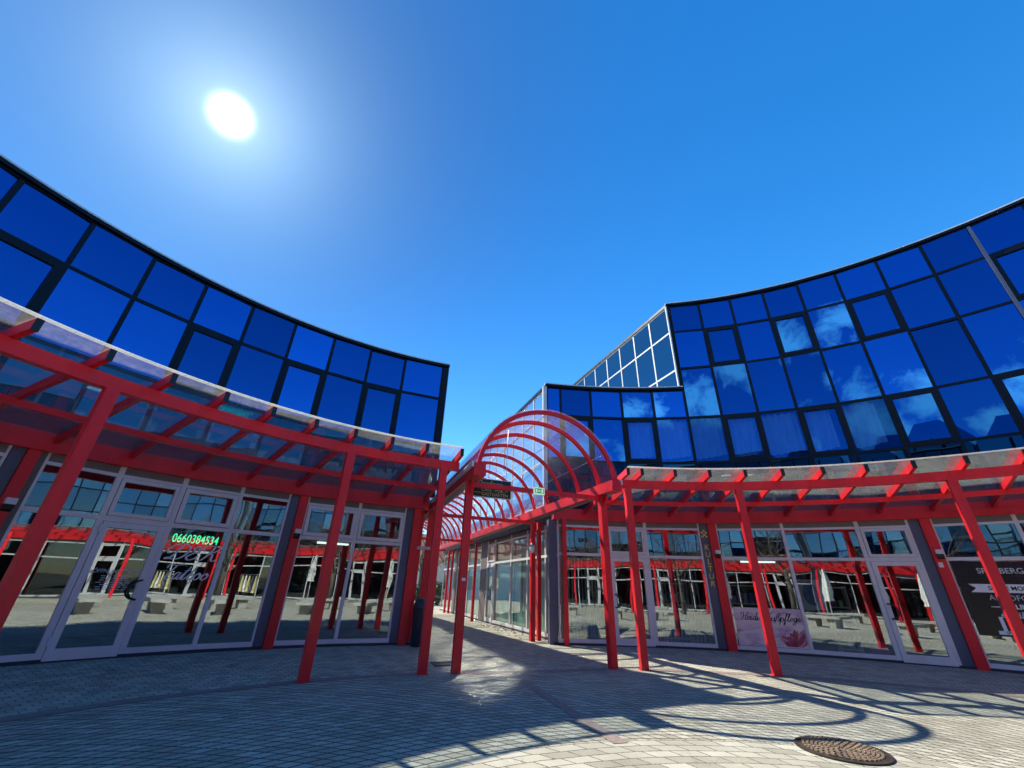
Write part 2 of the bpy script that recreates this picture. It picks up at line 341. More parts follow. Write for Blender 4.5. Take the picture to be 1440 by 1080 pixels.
GL = {  # pen strokes of a flowing hand: (width, [strokes])
 'D': (.78, [[(.42,.95),(.33,.5),(.18,.08),(-.02,.0),(.08,.1),(.32,.01),(.6,.08),(.8,.42),(.76,.8),(.45,1.),(.08,.9),(-.12,.6),(-.02,.38),(.14,.45)]]),
 'K': (.8, [[(.1,.66),(.0,.84),(.2,1),(.5,.95),(.75,1.0)], [(.5,.95),(.42,.5),(.22,.06),(.02,.0),(-.05,.12)], [(1.0,.92),(.9,1.0),(.62,.6),(.42,.5),(.58,.4),(.64,.1),(.78,.0),(.95,.15)]]),
 '&': (.62, [[(.62,.62),(.56,.72),(.46,.66),(.52,.5),(.3,.42),(.1,.2),(.22,.0),(.45,.08),(.6,.3)], [(.46,.66),(.4,.9),(.22,.8),(.3,.5),(.3,.42)]]),
 'H': (.72, [[(.12,.6),(.0,.8),(.15,.97),(.32,.8),(.26,.3),(.08,-.02)], [(.78,1),(.62,.5),(.52,.1),(.66,.0),(.8,.12)], [(.15,.45),(.4,.5),(.65,.56)]]),
 'F': (.62, [[(.05,.72),(.1,.95),(.4,.9),(.85,1.02)], [(.48,.92),(.36,.4),(.15,.0),(-.05,.1)], [(.2,.5),(.42,.46),(.6,.56)]]),
 'T': (.55, [[(.0,.72),(.05,.95),(.4,.92),(.9,1.02)], [(.45,.93),(.28,.4),(.18,.05),(.3,0),(.48,.14)]]),
 'e': (.36, [[(.0,.18),(.22,.25),(.3,.4),(.18,.46),(.05,.25),(.12,.02),(.26,.06),(.38,.18)]]),
 'i': (.27, [[(.0,.18),(.14,.45),(.08,.1),(.16,.0),(.28,.18)], [(.18,.64),(.2,.68)]]),
 'd': (.46, [[(.32,.4),(.2,.46),(.05,.25),(.1,.02),(.25,.1),(.38,.5),(.48,.98),(.38,.5),(.34,.1),(.4,0),(.5,.18)]]),
 's': (.32, [[(.0,.12),(.2,.5),(.27,.25),(.18,.02),(.02,.06)], [(.18,.02),(.34,.18)]]),
 'u': (.5, [[(.0,.2),(.12,.45),(.08,.1),(.18,.0),(.33,.15),(.42,.45),(.38,.1),(.44,0),(.54,.18)]]),
 'ß': (.5, [[(-.08,-.25),(.08,.2),(.2,.8),(.36,.98),(.46,.8),(.3,.52),(.5,.35),(.48,.05),(.28,.0)], [(.28,.0),(.54,.18)]]),
 'p': (.46, [[(.0,.18),(.15,.46),(.05,-.1),(-.04,-.42)], [(.08,.22),(.25,.46),(.38,.35),(.32,.06),(.12,.0)], [(.3,.05),(.5,.18)]]),
 'f': (.32, [[(.0,.15),(.2,.6),(.34,.98),(.22,.9),(.12,.3),(.0,-.38),(.12,-.3),(.12,.0),(.34,.18)]]),
 'l': (.3, [[(.0,.15),(.2,.6),(.3,.98),(.16,.8),(.08,.1),(.18,0),(.32,.18)]]),
 'g': (.42, [[(.32,.4),(.2,.46),(.05,.25),(.12,.02),(.28,.12),(.37,.46),(.28,-.2),(.1,-.42),(.0,-.25),(.44,.18)]]),
 'a': (.44, [[(.32,.4),(.2,.46),(.05,.25),(.1,.02),(.25,.12),(.34,.46),(.28,.1),(.36,0),(.48,.18)]]),
 't': (.34, [[(.0,.15),(.2,.6),(.26,.86),(.1,.1),(.2,0),(.36,.18)], [(.04,.58),(.36,.62)]]),
 'o': (.42, [[(.25,.46),(.08,.3),(.08,.08),(.22,.0),(.36,.15),(.34,.38),(.24,.46),(.3,.32),(.46,.3)]]),
 ' ': (.35, []),
}
def spline(pts, k=5):
    P = [Vector((p[0], p[1])) for p in pts]; P = [P[0]*2-P[1]]+P+[P[-1]*2-P[-2]]; out = []
    for i in range(1, len(P)-2):
        for j in range(k):
            t = j/k; a,b,c,d = P[i-1],P[i],P[i+1],P[i+2]
            out.append(.5*((2*b)+(c-a)*t+(2*a-5*b+4*c-d)*t*t+(3*b-a-3*c+d)*t**3))
    return out+[P[-2]]
def script_mesh(name, body, F, x, y, z, size, mat, parent, slant=.25, pen=.045, sx=1.):
    mb = MB(); cx = 0
    for ch in body:
        w, strokes = GL[ch]
        for st in strokes:
            y += .00006
            q = [Vector(((cx+a.x+a.y*slant)*sx, a.y)) for a in spline(st)]
            vs = []; n = len(q)
            for i, p in enumerate(q):
                t = q[min(i+1,n-1)]-q[max(i-1,0)]
                if t.length < 1e-6: t = Vector((1,0))
                t.normalize(); nn = Vector((-t.y, t.x))
                ww = pen*(.45+.75*abs(t.y)**1.5)*(.5 if i in (0,n-1) else 1)
                for sgn in (-1, 1):
                    e = (p+nn*ww*sgn)*size; vs.append(F.p(x+e.x, y, z+e.y))
            mb.add(vs, [(2*i,2*i+1,2*i+3,2*i+2) for i in range(n-1)])
        cx += w
    return mb.build(name, mat, parent)

# ------------------------------------------------------------------ building pieces
def chord(c, r, t1, t2):
    a = Vector((*pol(c, r, t1), 0)); b = Vector((*pol(c, r, t2), 0)); X = (b-a).normalized(); Y = Vector((X.y, -X.x, 0))
    return Fr(a, X, Y), (b-a).length
def ring(mb, F, x0, x1, z0, z1, w, y0, y1, wt=None, wb=None):
    wt = w if wt is None else wt; wb = w if wb is None else wb
    mb.box(F, x0, x0+w, y0, y1, z0, z1); mb.box(F, x1-w, x1, y0, y1, z0, z1)
    mb.box(F, x0+w, x1-w, y0, y1, z1-wt, z1); mb.box(F, x0+w, x1-w, y0, y1, z0, z0+wb)
def pane(F, x0, x1, z0, z1, y, mat, parent, tilt=.0, name='pane', th=.012):
    d = [random.uniform(-tilt, tilt) for _ in range(3)]
    q = [(x0,z0,d[0]),(x1,z0,d[1]),(x1,z1,d[1]+d[2]-d[0]),(x0,z1,d[2])]
    mb = MB(); mb.hexa([F.p(a, y-th+e, b) for a,b,e in q], [F.p(a, y+e, b) for a,b,e in q])
    return mb.build(name, mat, parent)
def upper_window(B, F, w, z0, z1, opening, mat, tilt=.013, light_bottom=False):
    mb = MB()
    if opening:
        ring(mb, F, 0, w, z0, z1, .036, -.06, 0)
        ring(mb, F, .036, w-.036, z0+.036, z1-.036, .085, -.05, .014)
        i = .121
    else:
        ring(mb, F, 0, w, z0, z1, .036, -.06, 0); i = .036
    fr = mb.build('window', M['dark'], B)
    pane(F, i, w-i, z0+i, z1-i, -.018, mat, fr, tilt)
    return fr
def curtain(B, F, x0, x1, z0, z1, y, mat, amp=.025, pitch=.11, name='curtain', hem=False):
    n = max(8, int((x1-x0)/pitch*6)); mb = MB(); vs = []
    for i in range(n+1):
        x = x0+(x1-x0)*i/n; yy = y+amp*math.sin(2*PI*(x-x0)/pitch+.6*math.sin(x*5))
        vs += [F.p(x, yy, z0+(.10*((x-x0)/(x1-x0))**1.5-.05 if hem else 0)), F.p(x, yy, z1)]
    mb.add(vs, [(2*i, 2*i+2, 2*i+3, 2*i+1) for i in range(n)], True)
    return mb.build(name, mat, B)

H_T, H_D = 2.12, 2.03        # transom bar, top of door opening
def shop_window(B, F, w, glass, opening=False, name='shop_window', transom=True):
    mb = MB(); m = .034
    mb.box(F, 0, m, -.07, 0, .05, 2.94); mb.box(F, w-m, w, -.07, 0, .05, 2.94)
    for z0, z1 in ((.05,.13),(H_D+.01,H_T-.01),(2.765,2.815)): mb.box(F, m, w-m, -.07, 0, z0, z1)
    fr = mb.build(name, M['alu'], B)
    MB().box(F, m, w-m, -.05, -.02, 2.815, 2.94).build('header_panel', M['header'], fr)
    pane(F, m, w-m, .13, H_D+.01, -.03, glass, fr, .003)
    if opening:
        tb = MB(); ring(tb, F, m+.01, w-m-.01, H_T, 2.755, .07, -.06, .018); tf = tb.build('transom_sash', M['alu'], fr)
        pane(F, m+.08, w-m-.08, H_T+.07, 2.685, -.03, glass, fr, .003)
    else: pane(F, m, w-m, H_T-.01, 2.765, -.03, glass, fr, .003)
    return fr
def shop_door(B, F, w, glass, handle_right=True):
    mb = MB(); m = .05
    mb.box(F, 0, m, -.07, 0, .0, 2.94); mb.box(F, w-m, w, -.07, 0, .0, 2.94)
    for z0, z1 in ((H_D,H_T),(2.765,2.815)): mb.box(F, m, w-m, -.07, 0, z0, z1)
    ring(mb, F, m+.008, w-m-.008, H_T+.004, 2.757, .06, -.06, .018)
    fr = mb.build('door', M['alu'], B)
    MB().box(F, m, w-m, -.05, -.02, 2.815, 2.94).build('header_panel', M['header'], fr)
    pane(F, m+.068, w-m-.068, H_T+.064, 2.697, -.03, glass, fr, .003)
    lf = MB(); ring(lf, F, m+.006, w-m-.006, .025, H_D-.006, .095, -.055, .02, wt=.09, wb=.15)
    for z in (.22, 1.85):
        xh = m-.02 if handle_right else w-m-.02
        lf.box(F, xh, xh+.04, .021, .04, z, z+.12)
    lf.build('door_leaf', M['alu'], fr)
    pane(F, m+.101, w-m-.101, .175, H_D-.096, -.02, glass, fr, .003)
    xs = w-m-.05 if handle_right else m+.05; sg = -1 if handle_right else 1
    hb = MB(); pts = [F.p(xs+sg*(.15*math.sin(PI*k/10)), .03+.05*min(1, 4*math.sin(PI*k/10)), .99-.15*math.cos(PI*k/10)) for k in range(11)]
    hb.tube(pts, .016, 8); hb.build('handle', M['black'], fr)
    return fr
def column(B, c, r, t1, t2, red_first=False):
    """blue-grey cladding strip beside a red post standing proud of it"""
    F, w = chord(c, r, t1, t2); k = .5
    a, b = ((0, w*k), (w*k, w)) if not red_first else ((w*k, w), (0, w*k))
    MB().box(F, a[0]+.003, a[1]-.003, -.2, -.01, .0, 2.94).build('cladding_column', M['clad'], B)
    p = MB().box(F, b[0]+.002, b[1]-.002, -.2, .06, .0, 2.938).build('red_column', M['red'], B)
    return F, b
def arc_steps(t0, t1, st=2.4):
    n = max(1, int(round((t1-t0)/st))); return [t0+(t1-t0)*i/n for i in range(n+1)]
def fascia(B, c, r, t0, t1):
    ths = arc_steps(t0, t1)
    MB().arcwall(c, r-.10, r+.12, ths, 2.94, 3.08).build('fascia', M['red'], B)
    MB().arcwall(c, r-.085, r+.12, ths, 3.083, 3.235).build('fascia', M['red'], B)
    MB().arcwall(c, r+.02, r+.12, ths, 3.235, 3.46).build('ledge', M['dark'], B)
    MB().arcwall(c, r-.02, r+.3, ths, 0, .05).build('plinth', M['plinth'], B)
def coping(B, c, r, t0, t1, z):
    ths = arc_steps(t0, t1)
    MB().arcwall(c, r-.07, r+.25, ths, z, z+.07).build('roof_coping', M['dark'], B)
    MB().arcwall(c, r-.075, r+.25, ths, z+.072, z+.105).build('coping_edge', M['pale'], B)

def interior(B, c, r, t0, t1, depth=4.6, z1=3.2):
    ths = arc_steps(t0, t1, 4)
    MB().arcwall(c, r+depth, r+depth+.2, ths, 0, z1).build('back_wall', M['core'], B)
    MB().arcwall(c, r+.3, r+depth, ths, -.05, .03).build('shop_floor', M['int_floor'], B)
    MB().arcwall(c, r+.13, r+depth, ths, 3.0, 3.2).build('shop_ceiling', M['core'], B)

# ------------------------------------------------------------------ canopies
def canopy(c, rp, rf, posts, rafters, t0, t1, label, group, skip_glass=(), end_lap=0., hp=3.14, detailed=True):
    mid = (posts[0]+posts[-1])/2
    T = thing('glass_canopy', label, 'canopy', (*pol(c, rp, mid), 0), group)
    for t in posts:
        x, y = pol(c, rp, t); F = Fr((x, y, 0), (cos(t), -sin(t), 0), (-sin(t), -cos(t), 0))
        mb = MB(); mb.box(F, -.065, .065, -.065, .065, .0, hp)
        mb.box(F, -.085, .085, -.085, .085, 0, .012)
        mb.build('post', M['red'], T)
    ths = arc_steps(t0, t1, 2.5)
    MB().arcwall(c, rp-.06, rp+.06, ths, hp, hp+.155).build('front_beam', M['red'], T)
    rm = (rp+rf)/2+.0
    MB().arcwall(c, rm-.035, rm+.035, ths, 3.105, 3.20).build('purlin', M['red'], T)
    zi, zo = 3.085, 3.325      # underside of the rafters at the wall and at the tip
    r0, r1 = rf-.105, rp-.39
    def zr(r): return zi+(zo-zi)*(r0-r)/(r0-r1)
    for t in rafters:
        a = Vector((*pol(c, r0, t), 0)); b = Vector((*pol(c, r1, t), 0)); d = (b-a).normalized(); x = Vector((-d.y, d.x, 0))*.030
        mb = MB(); hh = .125
        q = lambda p, z: [p-x+Vector((0,0,z)), p+x+Vector((0,0,z)), p+x+Vector((0,0,z+hh)), p-x+Vector((0,0,z+hh))]
        rb = rp+1.0 if False else None
        mb.hexa(q(a, zi), q(b, zo))
        mb.build('rafter', M['red'], T)
        cb = MB(); cb.hexa([b-x+d*.002+Vector((0,0,zo-.006)), b+x+d*.002+Vector((0,0,zo-.006)), b+x+d*.002+Vector((0,0,zo+hh+.006)), b-x+d*.002+Vector((0,0,zo+hh+.006))],
                           [b-x+d*.014+Vector((0,0,zo-.006)), b+x+d*.014+Vector((0,0,zo-.006)), b+x+d*.014+Vector((0,0,zo+hh+.006)), b-x+d*.014+Vector((0,0,zo+hh+.006))])
        cb.build('rafter_cap', M['black'], T)
    edges = list(rafters)
    if end_lap: edges = [t0]+edges+[t1]
    for i in range(len(edges)-1):
        ta, tb = edges[i], edges[i+1]; mb = MB()
        ro = r1-.03
        def pt(r, t, dz): x, y = pol(c, r, t); return Vector((x, y, zr(r)+.127+.012+dz))
        n = 1
        mb.hexa([pt(r0, ta, 0), pt(r0, tb, 0), pt(ro, tb, 0), pt(ro, ta, 0)], [pt(r0, ta, .012), pt(r0, tb, .012), pt(ro, tb, .012), pt(ro, ta, .012)])
        mb.build('glass_panel', M['roof_glass'], T)
    mb = MB(); es = arc_steps(edges[0], edges[-1], 2.4)
    for i in range(len(es)-1):
        def pe(r, t, dz): x, y = pol(c, r, t); return Vector((x, y, zr(r)+.127+dz))
        A, Bq = es[i], es[i+1]; ra, rb = r1-.025, r1+.045
        mb.hexa([pe(ra, A, .026), pe(ra, Bq, .026), pe(rb, Bq, .026), pe(rb, A, .026)], [pe(ra, A, .034), pe(ra, Bq, .034), pe(rb, Bq, .034), pe(rb, A, .034)])
    mb.build('drip_edge', M['frosted'], T)
    return T

# ================================================================== SETTING
def disc(name, r, z, mat, n=96, c=(0, 0)):
    mb = MB(); mb.add([(c[0]+r*math.cos(2*PI*k/n), c[1]+r*math.sin(2*PI*k/n), z) for k in range(n)], [tuple(range(n))])
    return struct(mb.build(name, mat))
disc('ground', 900, 0, M['pave'])
def band(c, r0, r1, t0, t1, z=.004):
    mb = MB(); ths = arc_steps(t0, t1, 1.5)
    for i in range(len(ths)-1):
        mb.add([(*pol(c,r0,ths[i]),z),(*pol(c,r0,ths[i+1]),z),(*pol(c,r1,ths[i+1]),z),(*pol(c,r1,ths[i]),z)], [(3,2,1,0)])
    return struct(mb.build('paving_band', M['band']))
band(LC, LP-.10, LP+.10, -100, -21.3)
band(RC, RP-.10, RP+.10, -3.4, 75)
def strip(a, b, w, z=.004):
    a = Vector(a); b = Vector(b); d = (b-a).normalized(); x = Vector((d.y, -d.x, 0))*w/2; zz = Vector((0,0,z))
    return struct(MB().add([a-x+zz, a+x+zz, b+x+zz, b-x+zz], [(0,1,2,3)]).build('paving_band', M['band']))
strip(VS(2.0, 7.45), VS(4.55, 7.45), .18)
strip((.27, 7.35, 0), (1.07, 4.66, 0), .15)

# ================================================================== LEFT BUILDING
B1 = thing('glass_building', 'two storey blue mirror glass building on the left, curved, with a tattoo shop below', 'building', (*pol(LC, LR, -50), 0))
LG = [-19.45-.0, -25.7, -31.2, -36.72, -42.22, -47.75, -53.25, -58.72, -64.3, -69.8, -75.3, -80.8, -86.3, -91.8][::-1]
opening_L = {-75.3: 0, -69.8: 1, -64.3: 0, -58.72: 0, -53.25: 1, -47.75: 0, -42.22: 1, -36.72: 0, -31.2: 1, -25.7: 0}
for i in range(len(LG)-1):
    F, w = chord(LC, LR, LG[i], LG[i+1]); op = opening_L.get(LG[i], 0)
    upper_window(B1, F, w, 6.06, 7.11, False, M['mirror'])
    upper_window(B1, F, w, 4.62, 6.06, bool(op), M['mirror'])
    upper_window(B1, F, w, 3.46, 4.62, False, M['spandrel'])
c0 = Vector((*pol(LC, LR, -19.45), 0))
# corner post, side wall along the passage and the body behind
Fc, _ = chord(LC, LR, -19.45, -18.6)
MB().box(Fc, .0, .155, -.3, .02, 3.3, 7.11).build('corner_post', M['dark'], B1)
MB().box(Fc, .157, .175, -.3, .03, 3.3, 7.11).build('corner_trim', M['clad'], B1)
coping(B1, LC, LR, -92, -18.45, 7.11)
fascia(B1, LC, LR, -92, -19.2)
sv = c0.dot(V)+.10; ss = c0.dot(U)
def inner_arc(c, r, t0, t1): return [pol(c, r, t) for t in arc_steps(t0, t1, 5)]
bk = [tuple(VS(sv-1.22, 27).xy), (-26, 22), (-24, 4)]
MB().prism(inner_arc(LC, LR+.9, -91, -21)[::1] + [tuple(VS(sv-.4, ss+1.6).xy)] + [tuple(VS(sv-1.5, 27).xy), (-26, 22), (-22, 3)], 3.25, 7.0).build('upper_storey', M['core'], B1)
MB().prism(inner_arc(LC, LR+.02, -92, -18.6) + bk, 7.115, 7.2).build('roof', M['roofing'], B1)
def side_glazing(B, v, s0, s1, z0, z1, rows, face, mat, step=.98, frame='pale', nm='side_glazing', F=None):
    """glass wall along the passage; face=-1 looks to smaller v"""
    F = F or Fr(VS(v, s0), U, V*face); n = int(round((s1-s0)/step)); w = (s1-s0)/n
    g = MB()
    for i in range(n):
        for a, b in zip(rows[:-1], rows[1:]):
            d = [random.uniform(-.003, .003) for _ in range(3)]
            q = [(i*w+.03,a+.03,d[0]),((i+1)*w-.03,a+.03,d[1]),((i+1)*w-.03,b-.03,d[1]+d[2]-d[0]),(i*w+.03,b-.03,d[2])]
            g.hexa([F.p(x, -.03+e, z) for x,z,e in q], [F.p(x, -.018+e, z) for x,z,e in q])
    go = g.build(nm, mat, B)
    f = MB()
    for i in range(n+1): f.box(F, i*w-.028, i*w+.028, -.07, 0, z0, z1)
    for z in rows: f.box(F, 0, s1-s0, -.06, -.004, z-.028, z+.028)
    f.build('side_mullions', M[frame], go)
    return go
US = (U-V*.072).normalized(); VSD = Vector((US.y, -US.x, 0))
side_glazing(B1, sv, ss+.1, 27, 3.3, 7.1, [3.33, 4.62, 6.06, 7.09], 1, M['mirror_pale'], frame='dark', F=Fr(VS(sv, ss+.1), US, VSD))
MB().box(Fr(VS(1.36, 11.05), US, VSD), 0, 15.9, -.2, 0, 0, 3.25).build('passage_wall', M['clad'], B1)
interior(B1, LC, LR, -92, -20.5)

# shop front
def seg(B, c, r, t1, t2, fn, *a, **k):
    F, w = chord(c, r, t1, t2); return fn(B, F, w, *a, **k), F, w
seg(B1, LC, LR, -80.5, -74.6, shop_window, M['glass']); seg(B1, LC, LR, -74.6, -68.6, shop_window, M['glass']); seg(B1, LC, LR, -68.6, -61.0, shop_window, M['glass'])
column(B1, LC, LR, -60.95, -59.2)
F, w = chord(LC, LR, -59.2, -58.72); MB().box(F, 0, w, -.2, -.012, 0, 2.94).build('cladding_column', M['grey_clad'], B1)
seg(B1, LC, LR, -58.72, -53.32, shop_window, M['glass'])
d1, FD, WD = seg(B1, LC, LR, -53.32, -47.82, shop_door, M['glass'], True)
w1, FW, WW = seg(B1, LC, LR, -47.82, -42.3, shop_window, M['glass'], True)
seg(B1, LC, LR, -42.3, -37.03, shop_window, M['glass'])
column(B1, LC, LR, -37.03, -35.0)
seg(B1, LC, LR, -35.0, -28.45, shop_window, M['glass'], True)
seg(B1, LC, LR, -28.45, -22.2, shop_window, M['glass'], True)
column(B1, LC, LR, -22.2, -20.15)
# lettering on the tattoo shop
script_mesh('window_lettering', 'D&K', FW, .10, -.012, 1.50, .27, M['letter_white'], w1, pen=.052, sx=1.28)
script_mesh('window_lettering', 'Tattoo', FW, .14, -.012, 1.17, .25, M['letter_white'], w1, pen=.042, sx=1.12)
text_mesh('door_lettering', 'ÖFFNUNGSZEITEN', FD, WD*.53, -.010, 1.26, .085, M['letter_dim'], d1, shear=.15, sx=.92)
mbx = MB()
for k in range(7):
    z = 1.185-k*.033; wd = random.uniform(.17, .26)
    for j in range(5):
        x = WD*.53-wd+2*wd*j/5; mbx.box(FD, x, x+2*wd/5*.72, -.0105, -.0095, z, z+.012)
mbx.build('door_lettering', M['letter_dim'], d1)

led = thing('led_display', 'green glowing number display behind the tattoo shop window', 'display', FW.p(WW/2, -.14, 1.75))
MB().box(FW, .05, WW-.06, -.20, -.13, 1.73, 2.0).build('housing', M['black'], led)
text_mesh('digits', '0660384534', FW, WW/2, -.126, 1.862, .215, M['led'], led, bold=.0015, sx=.70, track=1.0)

# ================================================================== RIGHT BUILDING
B2 = thing('glass_building', 'stepped blue mirror glass building on the right, curved, with several shops below', 'building', (*pol(RC, RR, 20), 0))
RG = [-7.1, -2.45, 2.23, 6.91, 11.55, 16.15, 20.82, 25.5, 30.15, 34.85, 39.58, 44.25, 48.85, 53.5, 58.2, 62.9]
opL = {-7.1, 2.23, 16.15, 25.5, 34.85, 44.25, 53.5}; opT = {16.15, 25.5, 34.85, 48.85, 58.2}
ends = [-9.2]+RG
for i in range(len(ends)-1):
    F, w = chord(RC, RR, ends[i], ends[i+1]); t = ends[i]
    upper_window(B2, F, w, 3.46, 4.64, False, M['spandrel'])
    cur = t in (2.23, 6.91, 11.55, 16.15, 20.82, 25.5, 30.15)
    upper_window(B2, F, w, 4.64, 6.05, t in opL, M['mirror_clear' if cur else 'mirror'])
    if t < 11: upper_window(B2, F, w, 6.05, 7.0, False, M['mirror'])
    else:
        upper_window(B2, F, w, 6.05, 7.77, False, M['mirror'])
        upper_window(B2, F, w, 7.77, 9.18, t in opT, M['mirror'])
        upper_window(B2, F, w, 9.18, 10.26, False, M['mirror'])
    if t in (2.23, 6.91, 11.55, 16.15, 20.82): curtain(B2, F, .05, w-.05, 4.84, 6.0, -.16, M['curtain'], hem=True, amp=.045, pitch=.17)
    if t in (25.5, 30.15): curtain(B2, F, .05, w*.75, 4.84, 6.0, -.16, M['curtain'], hem=True, amp=.045, pitch=.17)
coping(B2, RC, RR, -9.5, 11.5, 7.0)
coping(B2, RC, RR, 11.0, 63.2, 10.26)
fascia(B2, RC, RR, -8.6, 63)
lowc = Vector((*pol(RC, RR, -9.25), 0)); tallc = Vector((*pol(RC, RR, 11.3), 0))
lv, ls = lowc.dot(V)+.0, lowc.dot(U); tv, ts = tallc.dot(V), tallc.dot(U)
# corner profiles
Fk, _ = chord(RC, RR, -9.6, -9.2); MB().box(Fk, -.04, .075, -.1, .015, 3.3, 7.0).build('corner_post', M['pale'], B2)
Fk, _ = chord(RC, RR, 10.95, 11.5); MB().box(Fk, .0, .035, -.1, .02, 7.02, 10.26).build('corner_post', M['pale'], B2)
MB().box(Fk, .037, .105, -.1, .018, 7.02, 10.26).build('corner_post', M['dark'], B2)
Fk, _ = chord(RC, RR, 48.6, 49.1); MB().box(Fk, .02, .085, .0, .06, 6.3, 10.2).build('facade_fin', M['clad'], B2)
side_glazing(B2, lv, ls+.08, 26.4, 3.3, 7.0, [3.33, 4.64, 6.05, 6.98], -1, M['mirror_pale'])
side_glazing(B2, tv, ts+.1, 16.1, 7.0, 10.25, [7.03, 7.77, 9.22, 10.23], -1, M['mirror_teal'])
MB().box(Fr(VS(lv-.03, ls), U, V), -.02, 15.8, 0, .25, 7.0, 7.09).build('roof_coping', M['dark'], B2)
MB().box(Fr(VS(tv-.03, ts), U, V), -.02, 7.0, 0, .25, 10.26, 10.36).build('roof_coping', M['dark'], B2)
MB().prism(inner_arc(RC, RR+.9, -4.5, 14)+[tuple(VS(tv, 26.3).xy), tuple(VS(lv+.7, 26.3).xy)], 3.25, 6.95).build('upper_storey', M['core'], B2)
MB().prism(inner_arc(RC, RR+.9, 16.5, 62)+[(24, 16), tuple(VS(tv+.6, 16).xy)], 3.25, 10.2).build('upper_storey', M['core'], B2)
MB().prism(inner_arc(RC, RR+.26, -8, 12)+[tuple(VS(tv+.5, 26.3).xy), tuple(VS(lv+.25, 26.3).xy)], 6.985, 7.03).build('roof', M['roofing'], B2)
MB().prism(inner_arc(RC, RR+.26, 12, 62.5)+[(24, 16), tuple(VS(tv+.25, 16).xy)], 10.265, 10.33).build('roof', M['roofing'], B2)
interior(B2, RC, RR, -4, 62)
# shop front on the plaza
wE, FE, WE = seg(B2, RC, RR, -8.0, -1.45, shop_window, M['glass'])
seg(B2, RC, RR, -1.45, 3.68, shop_door, M['glass'], False)
wK, FK, WK = seg(B2, RC, RR, 3.68, 10.5, shop_window, M['glass'])
FQ, bq = column(B2, RC, RR, 10.5, 12.54)
wH, FH, WH = seg(B2, RC, RR, 12.54, 20.15, shop_window, M['glass'])
wP, FP, WP = seg(B2, RC, RR, 20.15, 27.72, shop_window, M['glass'])
seg(B2, RC, RR, 27.72, 32.48, shop_door, M['glass'], False)
column(B2, RC, RR, 32.5, 34.35)
wS, FS, WS = seg(B2, RC, RR, 34.35, 40.7, shop_window, M['glass'])
seg(B2, RC, RR, 40.7, 47.4, shop_window, M['glass'])
seg(B2, RC, RR, 47.4, 54, shop_window, M['glass'])
Fr1, _ = chord(RC, RR-.2, -7.55, -7.0); MB().box(Fr1, 0, .10, -.1, .02, 0, 2.938).build('red_column', M['red'], B2)
Fk, _ = chord(RC, RR, -9.2, -8.0)
MB().box(Fk, .02, .235, -.24, -.03, 0, 2.94).build('cladding_column', M['clad'], B2)
# shop front along the passage (plane v = 5.42), x runs towards the plaza
VF = 5.42
def PF(s): return Fr(VS(VF, s), -U, -V)
def pwin(s0, s1, **k): return shop_window(B2, PF(s1), s1-s0, M['glass_passage'], **k)
pwin(10.95, 11.9); pwin(11.9, 13.3); pwin(13.3, 14.82); pwin(14.82, 16.65)
shop_door(B2, PF(17.65), 1.0, M['glass_passage'], False)
MB().box(PF(18.55), 0, .9, -.25, .0, 0, 2.95).build('cladding_column', M['grey_clad'], B2)
pwin(18.55, 20.6); pwin(20.6, 22.75)
MB().box(PF(23.5), 0, .75, -.25, .0, 0, 2.95).build('cladding_column', M['grey_clad'], B2)
pwin(23.5, 26.2)
MB().box(PF(26.3), 0, 15.3, -.3, .02, 0, .045).build('plinth', M['plinth'], B2)
MB().box(PF(26.3), 0, 15.55, -.12, .12, 2.95, 3.3).build('fascia', M['dark'], B2)
for s0, s1, mt in ((13.35, 14.75, 'blind'), (14.9, 16.55, 'blind'), (18.6, 20.5, 'curtain'), (20.65, 22.7, 'curtain'), (11.95, 13.25, 'blind')):
    curtain(B2, PF(s1), 0, s1-s0, .06, 2.75, -.16, M[mt], amp=.012 if mt == 'blind' else .035, pitch=.16, name='blind')
MB().box(PF(26.3), 0, 15.2, -3.2, -3.0, 0, 3.2).build('back_wall', M['core'], B2)
MB().box(PF(26.3), 0, 15.2, -3.0, -.31, -.05, .03).build('shop_floor', M['int_floor'], B2)
# blinds, lettering and posters of the right-hand shops
def vblind(B, F, x0, x1, z0, z1, pitch=.09, wd=.05, y=-.16):
    mb = MB(); n = int((x1-x0)/pitch)
    for i in range(n):
        x = x0+i*pitch; a = random.uniform(.5, .8)
        mb.hexa([F.p(x, y, z0), F.p(x+wd*math.cos(a), y-wd*math.sin(a), z0), F.p(x+wd*math.cos(a)+.001, y-wd*math.sin(a)+.002, z0), F.p(x+.001, y+.002, z0)],
                [F.p(x, y, z1), F.p(x+wd*math.cos(a), y-wd*math.sin(a), z1), F.p(x+wd*math.cos(a)+.001, y-wd*math.sin(a)+.002, z1), F.p(x+.001, y+.002, z1)])
    return mb.build('vertical_blind', M['blind'], B)
vblind(wE, FE, .3, WE-.1, .15, 2.0); vblind(wK, FK, .1, WK-.1, .15, 2.0)
text_mesh('window_lettering', 'EKS', FE, WE*.52, -.012, 2.43, .13, M['letter_black'], wE, bold=.003, sx=1.2)
cl = [o for o in B2.children if o.name.startswith('cladding_column')][0]
for k, ch in enumerate('KULTUR'):
    text_mesh('column_lettering', ch, FQ, bq[0]*.5+.01, .0, 2.33-k*.175, .19, M['letter_yellow'], cl, bold=.0015, shear=.1)
mbo = MB()
for i in range(4):
    for j in range(3):
        if (i+j) % 2 == 0: mbo.box(FQ, bq[0]*.5-.07+j*.05, bq[0]*.5-.02+j*.05, -.005, -.001, 2.58+i*.05, 2.63+i*.05)
mbo.build('column_lettering', M['letter_yellow'], cl)

